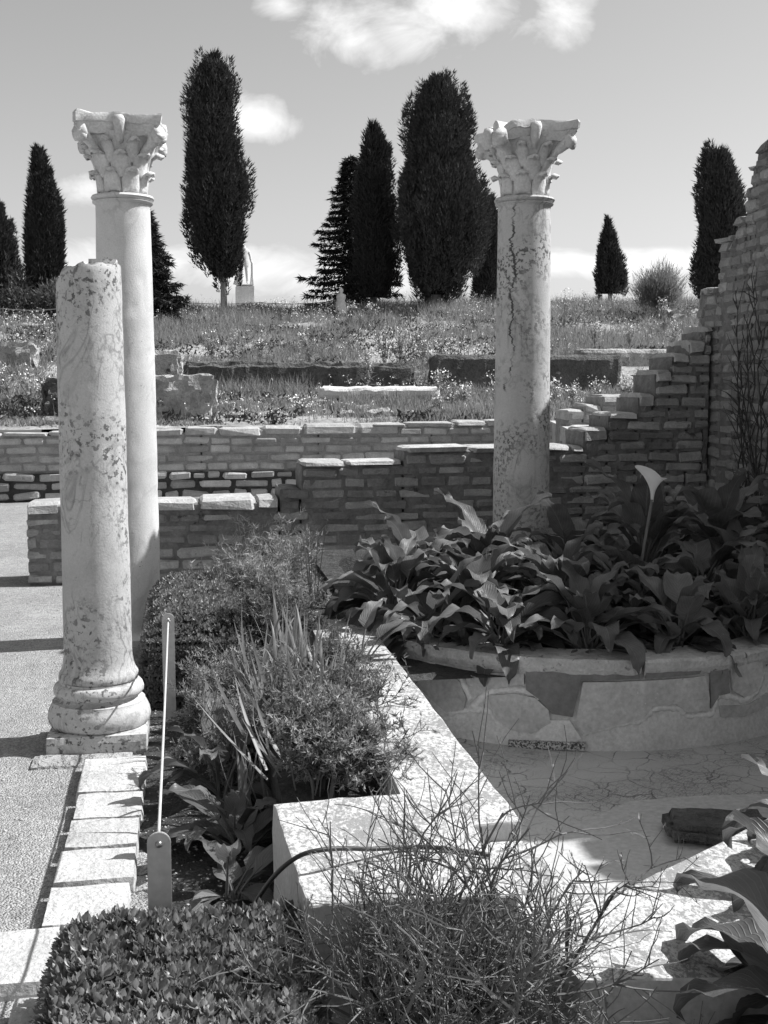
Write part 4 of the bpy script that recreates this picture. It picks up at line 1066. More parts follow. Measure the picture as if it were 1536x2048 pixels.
def fir(label, px, py_base, py_top, Y, half_px, seed, n_br=80, lean=0.0, spread=1.0):
    r = np.random.default_rng(seed); p0 = atY(px, py_base, Y); p1 = atY(px, py_top, Y); gz_ = hz(p0.x, Y) - .1
    H = p1.z - gz_; half = half_px / FPX * Y * 1.0
    t = thing('fir_tree', label, 'tree', (p0.x, Y, gz_), 0, 'fir trees')
    mb = MB(); mb.tube([(0, 0, 0), (0, 0, H * .5), (lean, 0, H)], [.13, .08, .015], 9); mb.build('trunk', M['bark'], t, smooth=True)
    Vs = []; Fs = []; nb = 0; bm_ = MB()
    for i in range(n_br):
        f = (i + .5) / n_br; z = H * (.07 + .92 * f); ph = i * 2.399 + r.uniform(-.3, .3)
        L = half * (1 - f) ** .85 * r.uniform(.72, 1.12) + .12
        d = np.array([math.cos(ph), math.sin(ph), 0]); k = 12
        ts = np.linspace(0, 1, k); pts = d[None] * (ts * L)[:, None] + np.array([0, 0, 1])[None] * (z + L * (-.10 * ts + .14 * ts ** 3 - .10 * ts ** 2))[:, None]
        pts[:, 0] += lean * f
        bm_.tube([tuple(q) for q in pts[::3]], [.03, .02, .015, .008][:len(pts[::3])], 4, False)
        m_ = int(70 + 190 * L / max(half, .1))
        tt_ = r.random(m_) ** .8; P = np.stack([np.interp(tt_, ts, pts[:, a]) for a in range(3)], 1)
        side = np.array([-d[1], d[0], 0]); s = r.choice([-1, 1], m_)
        off = r.random(m_) * .30 * (1 - tt_ * .6) * spread
        P += side[None] * (s * off)[:, None] + np.array([0, 0, -1])[None] * (r.random(m_) * .10 + off * .25)[:, None]
        D = norm(d[None] * .7 + side[None] * (s * .6)[:, None] + np.array([0, 0, -.25])[None] + r.normal(size=(m_, 3)) * .45)
        V, F = tri_cloud(P, D, .03 + .035 * r.random(m_), .12 + .16 * r.random(m_), r); Vs.append(V); Fs.append(F + nb); nb += len(V)
    bm_.build('branches', M['bark'], t)
    link('crown', mesh_from(np.concatenate(Vs), np.concatenate(Fs), 'crown'), M['fir'], t)
fir('open fir with drooping tiers of branches left of the narrow cypress', 702, 612, 308, 42, 104, 5, 95)
fir('dense dark fir hidden behind the smooth column', 283, 636, 405, 36, 92, 6, 120, spread=1.4)

def bush(name, label, px, py_base, py_top, Y, half_px, seed, n, m, leaf=(.03, .12), wisp=.3, group=None):
    r = np.random.default_rng(seed); p0 = atY(px, py_base, Y); H = atY(px, py_top, Y).z - p0.z; half = half_px / FPX * Y
    g = min(hz(p0.x, Y), p0.z) - .05; t = thing(name, label, 'shrub', (p0.x, Y, g), 0, group); H = H + p0.z - g
    mb = MB(); nst = 16; ends = []
    for i in range(nst):
        ph = r.uniform(0, 2 * PI); q = r.random() ** .5; e = np.array([math.cos(ph) * half * q * .8, math.sin(ph) * half * q * .8, H * (.95 - .5 * q * q) * r.uniform(.75, 1)])
        mb.tube([(0, 0, 0), tuple(e * np.array([.35, .35, .5])), tuple(e)], [.03, .018, .006], 4, False); ends.append(e)
    mb.build('stems', M['twig_dark'], t)
    ends = np.array(ends); id_ = r.integers(0, nst, n); tt_ = .35 + .65 * r.random(n) ** .7
    P = ends[id_] * tt_[:, None] + r.normal(size=(n, 3)) * np.array([half * .20, half * .20, H * .11]); P[:, 2] = np.abs(P[:, 2])
    D = norm(P / np.array([half, half, H]) + np.array([0, 0, .5]) + r.normal(size=(n, 3)) * wisp)
    V, F = tri_cloud(P, D, leaf[0] * (.6 + .8 * r.random(n)), leaf[1] * (.6 + .8 * r.random(n)), r)
    link('foliage', mesh_from(V, F, 'foliage'), m, t, kind='stuff')
    return t
bush('wispy_bush', 'feathery pale bush on the crest beside the lone small cypress', 1315, 604, 530, 38, 62, 11, 9000, M['grass'], (.02, .22), .35)
bush('roadside_bush', 'leafy grey bush under the cypresses behind the path wall', 112, 646, 565, 37, 45, 12, 7000, M['bush'], (.05, .12), .7, 'bushes under the left cypresses')
bush('roadside_bush', 'tall leafy bush at the foot of the domed cypress', 38, 646, 548, 37.5, 42, 13, 8000, M['bush'], (.05, .12), .7, 'bushes under the left cypresses')

# ================================================================== MEADOW (nobody could count it)
def on_view(n, y0, y1, r, pw=1.0, lo=-90, hi=1640):
    Y = y0 + (y1 - y0) * r.random(n) ** pw; px = r.uniform(lo, hi, n)
    X = Y * np.tan(YAW + np.arctan((px - 768) / FPX)); return X, Y
r = np.random.default_rng(31)
X, Y = on_view(30000, 17.6, 46, r, 1.25)
dens = fnoise(np.stack([X * .6, Y * .6, 0 * X], 1), 41, 3); keep = r.random(len(X)) < np.clip((dens - .30) * 3.4, .06, 1); X, Y = X[keep], Y[keep]; dn = dens[keep]
per = 9; id_ = np.repeat(np.arange(len(X)), per); n = len(id_)
hgt = np.clip((dn - .3) * 1.1, .10, .5) * np.interp(Y, [17, 24, 34, 46], [.55, .7, 1.0, 1.15])
P = np.stack([X[id_] + r.normal(size=n) * .09, Y[id_] + r.normal(size=n) * .09, np.zeros(n)], 1); P[:, 2] = hill_z(P[:, 0], P[:, 1]) - .02
D = norm(np.stack([r.normal(size=n) * .45, r.normal(size=n) * .45, np.ones(n)], 1))
V, F = tri_cloud(P, D, .014 + .022 * r.random(n), hgt[id_] * (.5 + .9 * r.random(n)), r)
link('meadow_grass', mesh_from(V, F, 'meadow_grass'), M['grass'], kind='stuff')
# darker low herbs between the grass
n = 4200; X, Y = on_view(n, 17.7, 45, r, 1.1); dn = fnoise(np.stack([X * .8, Y * .8, 0 * X + 9], 1), 61, 3); keep = dn > .47; X, Y = X[keep], Y[keep]; per = 14; id_ = np.repeat(np.arange(len(X)), per); n = len(id_)
P = np.stack([X[id_] + r.normal(size=n) * .10, Y[id_] + r.normal(size=n) * .10, np.zeros(n)], 1); P[:, 2] = hill_z(P[:, 0], P[:, 1]) + r.random(n) * .16 * np.interp(P[:, 1], [17, 40], [.8, 1.5])
V, F = tri_cloud(P, norm(r.normal(size=(n, 3)) + np.array([0, 0, .5])), .03 + .03 * r.random(n), .05 + .07 * r.random(n), r)
link('meadow_herbs', mesh_from(V, F, 'meadow_herbs'), M['herb'], kind='stuff')
# flower heads on stalks
n = 9000; X, Y = on_view(n, 17.8, 45, r, 1.0)
dens = fnoise(np.stack([X * .5, Y * .5, 0 * X + 5], 1), 51, 2); keep = r.random(n) < np.clip((dens - .42) * 5.0, .03, 1); X, Y = X[keep], Y[keep]; n = len(X)
Z = hill_z(X, Y); h = (.16 + .30 * r.random(n)) * np.interp(Y, [17, 26, 40], [.8, 1, 1.35]); P = np.stack([X, Y, Z - .02], 1)
D = norm(np.stack([r.normal(size=n) * .12, r.normal(size=n) * .12, np.ones(n)], 1))
V, F = tri_cloud(P, D, np.full(n, .012), h, r); link('flower_stalks', mesh_from(V, F, 'flower_stalks'), M['grass'], kind='stuff')
T = P + D * h[:, None]; k = 4; id_ = np.repeat(np.arange(n), k); m_ = len(id_)
D2 = norm(r.normal(size=(m_, 3)) + np.array([0, 0, .5])); T2 = T[id_] + r.normal(size=(m_, 3)) * .018
V, F = tri_cloud(T2, D2, .016 + .016 * r.random(m_), .018 + .016 * r.random(m_), r); link('meadow_flowers', mesh_from(V, F, 'meadow_flowers'), M['flower'], kind='stuff')
# tall weeds that stand out one by one against the walls
weeds = [(905, 20.5, 760, .9), (880, 20.8, 740, .6), (930, 20.2, 770, .6), (1000, 20.6, 745, .7), (1110, 20.2, 755, .8), (1145, 20.4, 770, .5), (1195, 20.6, 755, .6), (1250, 21, 750, .6), (1290, 21, 745, .5), (735, 22.5, 700, .5), (770, 24.6, 640, .8), (800, 24.7, 650, .6), (470, 24.6, 650, .7), (420, 25, 655, .5), (620, 24.8, 655, .6), (520, 24.5, 668, .5), (700, 33, 600, .7), (740, 33, 602, .6), (560, 35, 600, .6), (950, 32, 595, .7), (1130, 33, 575, .8), (1170, 33, 582, .6), (1060, 30, 600, .6), (20, 19.5, 735, .9), (60, 19.8, 740, .8), (100, 19.4, 760, .8), (1330, 31, 590, .6), (850, 25, 660, .6), (1260, 27, 640, .5), (1350, 27, 640, .6), (1190, 27, 640, .5), (385, 19.5, 820, .4), (600, 19.2, 800, .4), (880, 19.2, 800, .5)]
for i, (px, Yw, py, wd) in enumerate(weeds):
    rr = np.random.default_rng(400 + i); top = atY(px, py, Yw); g = hz(top.x, Yw); H = max(.35, min(top.z - g, 1.3))
    lab = ('tall white-flowered weed in front of the dark ruined wall' if Yw < 22 and px > 850 else 'tall white-flowered weed beside the dark overgrown masonry block' if px < 110 else
           'tall weed rooted on top of the long dark terrace wall' if 24 <= Yw < 26 else 'tall weed in the high grass on the crest below the trees' if Yw >= 29 else
           'tall weed on the bank above the grey terrace wall' if Yw > 26 else 'tall weed between the long terrace wall and the retaining wall')
    t = thing('tall_weed', lab, 'weed', (top.x, Yw, g - .03), 0, 'tall weeds on the hillside')
    mb = MB(); tips = []
    for s in range(7):
        a = rr.uniform(0, 2 * PI); e = Vector((math.cos(a) * wd * .35 * rr.random(), math.sin(a) * wd * .35 * rr.random(), H * rr.uniform(.6, 1)))
        mb.tube([(0, 0, 0), (e.x * .3, e.y * .3, e.z * .5), e], [.011, .009, .004], 4, False); tips.append(np.array(e))
    mb.build('stems', M['needle'], t)
    tips = np.array(tips); n = 110; id_ = rr.integers(0, 7, n); tt_ = rr.random(n) ** .8
    P = tips[id_] * tt_[:, None] * np.array([1, 1, 1]) + rr.normal(size=(n, 3)) * .02
    V, F = tri_cloud(P, norm(rr.normal(size=(n, 3)) + np.array([0, 0, .6])), .02 + .02 * rr.random(n), .08 + .10 * rr.random(n), rr)
    link('leaves', mesh_from(V, F, 'leaves'), M['grass'], t, kind='stuff')
    n = 60; id_ = rr.integers(0, 7, n); P = tips[id_] + rr.normal(size=(n, 3)) * np.array([.045, .045, .05])
    V, F = tri_cloud(P, norm(rr.normal(size=(n, 3))), np.full(n, .035), np.full(n, .035), rr); link('flowers', mesh_from(V, F, 'flowers'), M['flower'], t, kind='stuff')

# ================================================================== GARDEN PLANTS
# ------------------------------------------------------------------ lilies: big wavy arrow-shaped leaves on long stalks
def lily_leaf_mesh(Lp, lean, Lb, W, droop, wave, seed):
    Lb *= 1.0; W *= 1.0; Lp *= .72; wave *= 1.05; lean += .12; droop *= 1.15
    r = random.Random(seed); V = []; F = []
    # stalk
    base = Vector((0, 0, 0)); pts = []
    for i in range(6):
        t = i / 5; pts.append(Vector((Lp * math.sin(lean) * t ** 1.6, 0, Lp * math.cos(lean) * t)))
    mb = MB(); mb.tube(pts, [.010, .009, .008, .007, .006, .005], 5, False)
    # blade along a bending midrib
    n = 13; m = 7; a = lean + .25; p = pts[-1].copy(); spine = []
    for i in range(n):
        t = i / (n - 1); spine.append((p.copy(), a)); a += droop / n * (1 + t); p = p + Vector((math.sin(a), 0, math.cos(a))) * Lb / (n - 1)
    G = []; ph = r.uniform(0, 6); ph2 = r.uniform(0, 6); tw = r.uniform(-.5, .5)
    for i, (q, a) in enumerate(spine):
        t = i / (n - 1)
        w = W * min(1, (t / .10) ** .6 if t > 0 else .0) * (1 - t ** 2.4) ** .9 * (1 - .25 * t)
        back = -.22 * Lb * math.exp(-(t / .10) ** 2)              # lobes reach back beside the stalk
        side = Vector((0, 1, 0)); nor = Vector((-math.cos(a), 0, math.sin(a))); tan = Vector((math.sin(a), 0, math.cos(a)))
        ro = tw * t; side, nor = side * math.cos(ro) + nor * math.sin(ro), nor * math.cos(ro) - side * math.sin(ro)
        row = []
        for j in range(m):
            s = (j / (m - 1) - .5) * 2; ab = abs(s)
            f = w * .5 * s
            up = .34 * abs(f) + wave * ab ** 2 * math.sin(t * 13 + (ph if s > 0 else ph2)) * (.3 + t)
            row.append(len(mb.v) + len(V)); V.append(q + side * f + nor * up + tan * (back * ab * ab + .010 * ab * math.sin(t * 19 + ph)))
        G.append(row)
    for i in range(n - 1):
        for j in range(m - 1): F.append((G[i][j], G[i][j + 1], G[i + 1][j + 1], G[i + 1][j]))
    mb.v += [tuple(v) for v in V]; mb.f += F
    nst = len(mb.v) - n * m; UV = [(.5, 0.0)] * nst + [(j / (m - 1), i / (n - 1)) for i in range(n) for j in range(m)]
    me = mb.mesh('leaf', True); ul = me.uv_layers.new(name='UVMap')
    for lp in me.loops: ul.data[lp.index].uv = UV[lp.vertex_index]
    me.materials.append(M['lily_leaf']); return me
LEAF_UP = [lily_leaf_mesh(random.uniform(.34, .48), random.uniform(.10, .30), random.uniform(.27, .36), random.uniform(.13, .17), random.uniform(.5, 1.3), random.uniform(.014, .024), 10 + k) for k in range(8)]
LEAF_MID = [lily_leaf_mesh(random.uniform(.28, .40), random.uniform(.45, .75), random.uniform(.28, .36), random.uniform(.13, .18), random.uniform(.7, 1.5), random.uniform(.014, .026), 30 + k) for k in range(8)]
LEAF_LOW = [lily_leaf_mesh(random.uniform(.20, .30), random.uniform(.85, 1.15), random.uniform(.24, .34), random.uniform(.13, .17), random.uniform(.8, 1.4), random.uniform(.012, .022), 50 + k) for k in range(8)]
def lily(label, loc, n, size=1.0, seed=0, group='lily plants', mixw=(4, 5, 4), face=None, spread=PI):
    r = random.Random(seed); t = thing('lily_plant', label, 'plant', loc, 0, group)
    for i in range(n):
        kind = r.choices((LEAF_UP, LEAF_MID, LEAF_LOW), mixw)[0]
        a = (i * 2.399 + r.uniform(-.3, .3)) if face is None else face + r.uniform(-spread, spread)
        s = size * r.uniform(.82, 1.18)
        link('leaf', r.choice(kind), None, t, (r.uniform(-.05, .05) * size, r.uniform(-.05, .05) * size, 0), (r.uniform(-.08, .08), r.uniform(-.08, .08), a), (s, s * r.uniform(.9, 1.15), s))
    return t
BZ = .29
front = [(1.22, 5.84), (1.52, 5.60), (1.92, 5.45), (2.36, 5.45), (2.78, 5.58)]
for i, (x, y) in enumerate(front):
    lily(['leafy lily at the sunlit left end of the curved coping', 'leafy lily spilling over the coping, partly in the sun', 'shaded lily drooping leaves over the middle of the coping', 'shaded lily drooping over the dark right half of the coping', 'shaded lily at the right end of the curved coping'][i], (x, y, BZ), 36, .82, 100 + i, mixw=(3, 5, 6))
FLOWERED = []
mid = [(1.12, 6.25), (1.50, 6.05), (1.92, 5.95), (2.35, 6.0), (2.78, 6.1), (3.15, 6.35)]
for i, (x, y) in enumerate(mid):
    q = lily(['sunlit lily with upright leaves beside the planter edging', 'brightly lit lily in front of the cracked column', 'lily half in sun before the cracked column', 'dark shaded lily carrying a single white funnel flower', 'dark shaded lily towards the tall brick wall', 'dark shaded lily close to the foot of the tall brick wall'][i], (x, y, BZ + .06), 34, .90, 120 + i, mixw=(3, 5, 4))
    if i == 3: FLOWERED.append(q)
backl = [(1.30, 6.62), (1.72, 6.55), (2.22, 6.62), (2.70, 6.7), (3.2, 6.85), (3.65, 6.75)]
for i, (x, y) in enumerate(backl):
    lily(['lily with tall pointed leaves at the left rear of the bed', 'tall lily right behind the sunlit ones', 'tall dark lily at the foot of the cracked column', 'tall dark lily directly behind the white flower', 'tall shaded lily leaning towards the tall brick wall', 'shaded lily with long arching leaf against the tall brick wall'][i], (x, y, BZ + .12), 24, [.95, .95, .95, 1.12, 1.18, 1.15][i], 140 + i, mixw=(5, 5, 2))
for p in FLOWERED:
    if True:                                                     # the white flower: a funnel-shaped spathe on a stalk
        f0 = atY(1304, 1004, 6.05); top = .155
        V = []; F = []; n = 24; mrows = 12
        for a_ in range(mrows):
            t_ = a_ / (mrows - 1)
            for k_ in range(n):
                th = 2 * PI * k_ / n; lip = (1 + .55 * max(0, math.cos(th)) ** 2 * t_ ** 3)
                rr = (.007 + .055 * t_ ** 2.6) * lip; zz = .125 * t_ + .05 * t_ ** 4 * max(0, math.cos(th)) - .012 * t_ ** 8
                V.append((rr * math.cos(th), rr * math.sin(th), zz))
        for a_ in range(mrows - 1):
            for k_ in range(n): F.append((a_ * n + k_, a_ * n + (k_ + 1) % n, (a_ + 1) * n + (k_ + 1) % n, (a_ + 1) * n + k_))
        fl_ = link('flower', mesh_from(V, F, 'flower', True), M['petal'], p, f0 - p.location, (.10, -.12, PI + .2), (1.15, 1.15, 1.15))
        mb = MB(); mb.tube([(0, 0, .01), (0, 0, .06), (.003, 0, .10)], [.006, .007, .004], 7); mb.build('spadix', M['kerb'], fl_, smooth=True)
        mb = MB(); b0 = f0 - p.location; mb.tube([(0, 0, 0), (b0.x * .5, b0.y * .5, b0.z * .55), b0 + Vector((0, 0, .012))], [.009, .008, .008], 6); mb.build('flower_stalk', M['lily_leaf'], p, smooth=True)
# broad-leaved plants in the soil bed by the kerb
for i, (x, y, n, s, lab) in enumerate([(.16, 3.98, 18, .62, 'broad-leaved lily in the soil bed beside the white planter wall'), (.14, 4.50, 20, .68, 'broad-leaved lily in the soil bed, leaning over the kerb stones'), (.16, 5.0, 18, .60, 'broad-leaved lily in the soil bed in front of the clipped hedge'), (.12, 3.62, 9, .55, 'small broad-leaved lily low in the shadow by the hose')]):
    lily(lab, (x, y, .0), n, s, 170 + i, 'lilies in the kerb bed', (3, 5, 4))
lily('single dark lily with curled leaf among the irises on the white edging', (.80, 5.30, .345), 3, .55, 190, 'lilies in the kerb bed', (2, 3, 1), 0.4, .9)
# big leaves coming in over the front wall on the right
for i, (x, y, n, s, sd, lab) in enumerate([(1.84, 3.02, 22, .52, 201, 'sunlit lily leaning over the far end of the front wall, by the stone'), (1.62, 2.74, 22, .56, 202, 'big lily spreading sunlit leaves over the white front wall'), (1.42, 2.32, 20, .66, 204, 'shaded lily hanging its leaves over the face of the front wall'), (1.98, 2.86, 16, .55, 206, 'lily filling the corner behind the front wall leaves'), (1.34, 2.14, 18, .90, 208, 'big dark lily hanging broad leaves in front of the wall face'), (1.52, 2.12, 16, .85, 209, 'dark lily standing next to the broad hanging leaves')]):
    lily(lab, (x, y, .295 if y > 2.4 else .12), n, s, sd, 'lilies over the front wall', (2, 5, 5), PI, 1.6)

# ------------------------------------------------------------------ clipped hedges of small leaves
def sprig_mesh(seed, n=11, L=.026, W=.011):
    r = random.Random(seed); mb = MB()
    for i in range(n):
        a = i * 2.399 + r.uniform(-.2, .2); el = .25 + 1.1 * (i / n) + r.uniform(-.1, .1); l = L * r.uniform(.8, 1.2) * (1 - .25 * i / n); w = W * r.uniform(.85, 1.15)
        d = Vector((math.cos(a) * math.cos(el), math.sin(a) * math.cos(el), math.sin(el))); s = Vector((-math.sin(a), math.cos(a), 0)); u = d.cross(s) * -1
        b = Vector((0, 0, -.012 + .016 * i / n)); m1 = b + d * l * .45 - u * .0005; m2 = b + d * l * .75
        V = [b, m1 + s * w * .5 + u * .0025, m2 + s * w * .38 + u * .002, b + d * l - u * .002, m2 - s * w * .38 + u * .002, m1 - s * w * .5 + u * .0025, m1, m2]
        mb.add(V, [(0, 6, 1), (6, 7, 2, 1), (7, 3, 2), (0, 5, 6), (5, 4, 7, 6), (4, 3, 7)])
    mb.tube([(0, 0, -.05), (0, 0, .0)], .0016, 3, False)
    me = mb.mesh('sprig', True); me.materials.append(M['hedge_leaf']); return me
SPR = [sprig_mesh(k) for k in range(7)]
def hedge(name, label, x0, x1, y0, y1, ztop, z0, step, size, seed, singles=0, rnd=.07, group=None, sides='LRFB'):
    r = random.Random(seed); c = Vector(((x0 + x1) / 2, (y0 + y1) / 2, z0)); t = thing(name, label, 'hedge', c, 0, group)
    def top(x, y):
        e = min(x - x0, x1 - x, y - y0, y1 - y); k_ = max(0, 1 - max(e, 0) / rnd)
        return ztop + (mnoise.noise(Vector((x * 6, y * 6, seed))) * (.028 + rnd * .12)) + mnoise.noise(Vector((x * 2, y * 2, seed + 9))) * .025 - rnd * .8 * k_ ** 2
    pos = []
    nx = int((x1 - x0) / step); ny = int((y1 - y0) / step)
    for i in range(nx):
        for j in range(ny):
            x = x0 + (i + r.uniform(.1, .9)) * step; y = y0 + (j + r.uniform(.1, .9)) * step
            pos.append((Vector((x, y, top(x, y) + r.uniform(-.020, .014))), Vector((r.uniform(-.5, .5), r.uniform(-.5, .5), 1))))
    H = ztop - z0 - rnd * .55; nz_ = int(H / step)
    for k_ in range(nz_):
        z = z0 + (k_ + r.uniform(.2, .8)) * step
        bul = .03 * math.sin(PI * (z - z0) / H)
        for i in range(nx):
            x = x0 + (i + r.uniform(.1, .9)) * step
            if 'F' in sides: pos.append((Vector((x, y0 - bul, min(z, top(x, y0 + .01)))), Vector((r.uniform(-.5, .5), -1, .5))))
            if 'B' in sides: pos.append((Vector((x, y1 + bul, min(z, top(x, y1 - .01)))), Vector((r.uniform(-.5, .5), 1, .5))))
        for j in range(ny):
            y = y0 + (j + r.uniform(.1, .9)) * step
            if 'L' in sides: pos.append((Vector((x0 - bul, y, min(z, top(x0 + .01, y)))), Vector((-1, r.uniform(-.5, .5), .5))))
            if 'R' in sides: pos.append((Vector((x1 + bul, y, min(z, top(x1 - .01, y)))), Vector((1, r.uniform(-.5, .5), .5))))
    cam_p = Vector((0, 0, CZ)); pos.sort(key=lambda q: (q[0] - cam_p).length - .8 * q[1].normalized().z)
    Vs = []; Fs = {3: [], 4: []}; nb = 0; cache = []
    for me in SPR:
        co = np.array([v.co for v in me.vertices]); cache.append((co, [tuple(p.vertices) for p in me.polygons]))
    mb = MB()
    for i, (p, d) in enumerate(pos):
        q = d.to_track_quat('Z', 'Y').to_euler(); s = size * r.uniform(.75, 1.25); k_ = r.randrange(len(SPR))
        if i < singles: link('sprig', SPR[k_], None, t, p - c, q, (s, s, s))
        else:
            R = np.array(q.to_matrix()) * s; co = cache[k_][0] @ R.T + np.array(p - c)
            b = len(mb.v); mb.v += [tuple(x) for x in co]; mb.f += [tuple(x + b for x in f) for f in cache[k_][1]]
    if mb.v: mb.build('foliage', M['hedge_leaf'], t, smooth=True, kind='stuff')
    # near-black filler: the shade between the leaves put into its colour
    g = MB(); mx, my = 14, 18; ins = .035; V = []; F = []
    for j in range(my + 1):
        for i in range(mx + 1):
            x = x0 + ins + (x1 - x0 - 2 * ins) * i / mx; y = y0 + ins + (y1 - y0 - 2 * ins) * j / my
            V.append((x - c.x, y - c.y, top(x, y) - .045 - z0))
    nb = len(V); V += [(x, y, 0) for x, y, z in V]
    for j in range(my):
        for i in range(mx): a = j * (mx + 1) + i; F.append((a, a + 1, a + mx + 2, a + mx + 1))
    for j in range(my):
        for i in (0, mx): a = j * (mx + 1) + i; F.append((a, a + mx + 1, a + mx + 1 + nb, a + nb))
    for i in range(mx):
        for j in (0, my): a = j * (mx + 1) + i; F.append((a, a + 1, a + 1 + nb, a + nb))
    g.add(V, F); g.build('shade_core', M['hedge_core'], t)
    return t
hedge('clipped_hedge', 'low clipped small-leaved hedge in front of the rounded metal post', -.31, .262, 2.16, 2.96, .285, 0, .0225, 1.2, 3, 300, .08)
hedge('clipped_hedge', 'low clipped small-leaved hedge at the foot of the smooth column', -.19, .33, 5.86, 7.3, .47, 0, .026, 1.1, 5, 0, .15)
hedge('clipped_hedge', 'far low clipped hedge along the foot of the stepped brick wall', .28, .92, 7.0, 8.6, .42, -.1, .030, 1.15, 6, 0, .24)

# ------------------------------------------------------------------ shrubs of thin stiff twigs
def twig_shrub(name, label, loc, n0, L0, seed, levels=3, spread=.8, up=.6, thin=.006, m='twig', kids=(3, 4), leafy=0, leafm='needle', leafsize=(.004, .022), target=None, thorn=True, box=None):
    r = random.Random(seed); t = thing(name, label, 'shrub', loc)
    mb = MB(); tw = MB(); LP = []; LD = []
    def grow(p, d, L, rad, lev):
        k_ = 4; pts = [p.copy()]; q = p.copy(); dd = d.copy()
        for i in range(k_):
            dd = (dd + Vector((r.gauss(0, .13), r.gauss(0, .13), r.gauss(0, .10) + .03))).normalized(); q = q + dd * L / k_
            if q.z < .01: q.z = .01 + r.random() * .02
            pts.append(q.copy())
        (mb if lev == 0 else tw).tube(pts, [rad * (1 - .12 * i) for i in range(k_ + 1)], 5 if lev == 0 else 3, False)
        if leafy and lev >= levels - 2:
            for _ in range(leafy):
                f = r.random(); i = min(int(f * k_), k_ - 1); LP.append(pts[i].lerp(pts[i + 1], f * k_ - i)); LD.append((dd * .6 + Vector((r.gauss(0, .7), r.gauss(0, .7), r.gauss(0, .6) + .2))).normalized())
        if lev >= levels:
            return
        for _ in range(r.randint(*kids)):
            f = r.uniform(.25, 1.0); i = min(int(f * k_), k_ - 1); b = pts[i].lerp(pts[i + 1], f * k_ - i)
            ax = Vector((r.gauss(0, 1), r.gauss(0, 1), r.gauss(0, 1))); ax = (ax - dd * ax.dot(dd)).normalized()
            nd = (dd * .75 + ax * r.uniform(.55, 1.0) + Vector((0, 0, .12))).normalized()
            grow(b, nd, L * r.uniform(.50, .78), rad * .62, lev + 1)
        if thorn and lev >= 1:
            for _ in range(3):
                f = r.random(); i = min(int(f * k_), k_ - 1); b = pts[i].lerp(pts[i + 1], f * k_ - i)
                ax = Vector((r.gauss(0, 1), r.gauss(0, 1), r.gauss(0, 1))).normalized(); tw.tube([b, b + (dd * .5 + ax).normalized() * r.uniform(.012, .03)], [rad * .5, .0004], 3, False)
    for i in range(n0):
        a = 2 * PI * i / n0 + r.uniform(-.4, .4); sp = r.uniform(.2, 1) * spread
        d = Vector((math.cos(a) * sp, math.sin(a) * sp, up + r.uniform(0, .5))).normalized()
        if target is not None: d = (d + Vector(target)).normalized()
        grow(Vector((r.uniform(-.04, .04), r.uniform(-.04, .04), 0)), d, L0 * r.uniform(.7, 1.2), thin, 0)
    mb.build('branches', M['twig_dark'], t); tw.build('twigs', M[m], t, kind='stuff')
    if LP:
        rr = np.random.default_rng(seed); n = len(LP); V, F = tri_cloud(np.array(LP), np.array(LD), leafsize[0] * (.6 + .8 * rr.random(n)), leafsize[1] * (.6 + .8 * rr.random(n)), rr)
        link('leaves', mesh_from(V, F, 'leaves'), M[leafm], t, kind='stuff')
    return t
twig_shrub('thorny_shrub', 'bare thorny shrub spreading grey twigs over the white front wall', (.55, 2.50, 0), 17, .40, 21, 3, .8, .9, .0075, 'twig', (3, 5), 2, 'needle', (.004, .014))
twig_shrub('thorny_shrub', 'low tangle of thorny twigs in front of the white wall face', (.62, 2.30, 0), 16, .31, 22, 3, 1.1, .45, .008, 'twig', (3, 5), 2, 'needle', (.004, .014))
twig_shrub('thorny_shrub', 'thorny shrub reaching long bare twigs across the basin corner', (.85, 2.43, .295), 3, .25, 23, 3, .9, .5, .0052, 'twig', (2, 4), 2, 'needle', (.004, .014))
twig_shrub('leafy_thorn_bush', 'dense small-leaved thorn bush growing in the white planter', (.48, 3.92, .24), 26, .21, 24, 3, 1.0, .5, .005, 'twig_dark', (3, 5), 9, 'needle', (.006, .020))
twig_shrub('leafy_thorn_bush', 'dense thorn bush further back in the planter, spilling onto the speckled slab', (.54, 4.42, .24), 24, .20, 25, 3, 1.0, .5, .005, 'twig_dark', (3, 5), 9, 'needle', (.006, .020))
twig_shrub('leafy_thorn_bush', 'small thorn bush at the rear of the planter by the coping', (.60, 5.05, .24), 20, .17, 26, 3, 1.0, .5, .004, 'twig_dark', (3, 4), 8, 'needle', (.006, .020))
twig_shrub('leafy_thorn_bush', 'thorn bush filling the soil bed between the irises and the hedge', (.20, 5.42, .0), 22, .22, 28, 3, 1.0, .6, .005, 'twig_dark', (3, 5), 9, 'needle', (.006, .022))
twig_shrub('leafy_thorn_bush', 'thorn bush pressed against the right side of the clipped hedge', (.42, 6.05, .22), 22, .22, 29, 3, 1.0, .6, .005, 'twig_dark', (3, 5), 9, 'needle', (.006, .022))
twig_shrub('leafy_thorn_bush', 'thorn bush between the planter wall and the lilies of the kerb bed', (.24, 4.62, .0), 20, .20, 30, 3, 1.0, .6, .005, 'twig_dark', (3, 5), 8, 'needle', (.006, .022))
twig_shrub('feathery_shrub', 'rounded feathery shrub with needle leaves against the stepped brick wall', (.46, 7.15, .05), 26, .36, 27, 3, .75, .9, .005, 'twig', (3, 4), 12, 'needle_pale', (.006, .045), thorn=False)
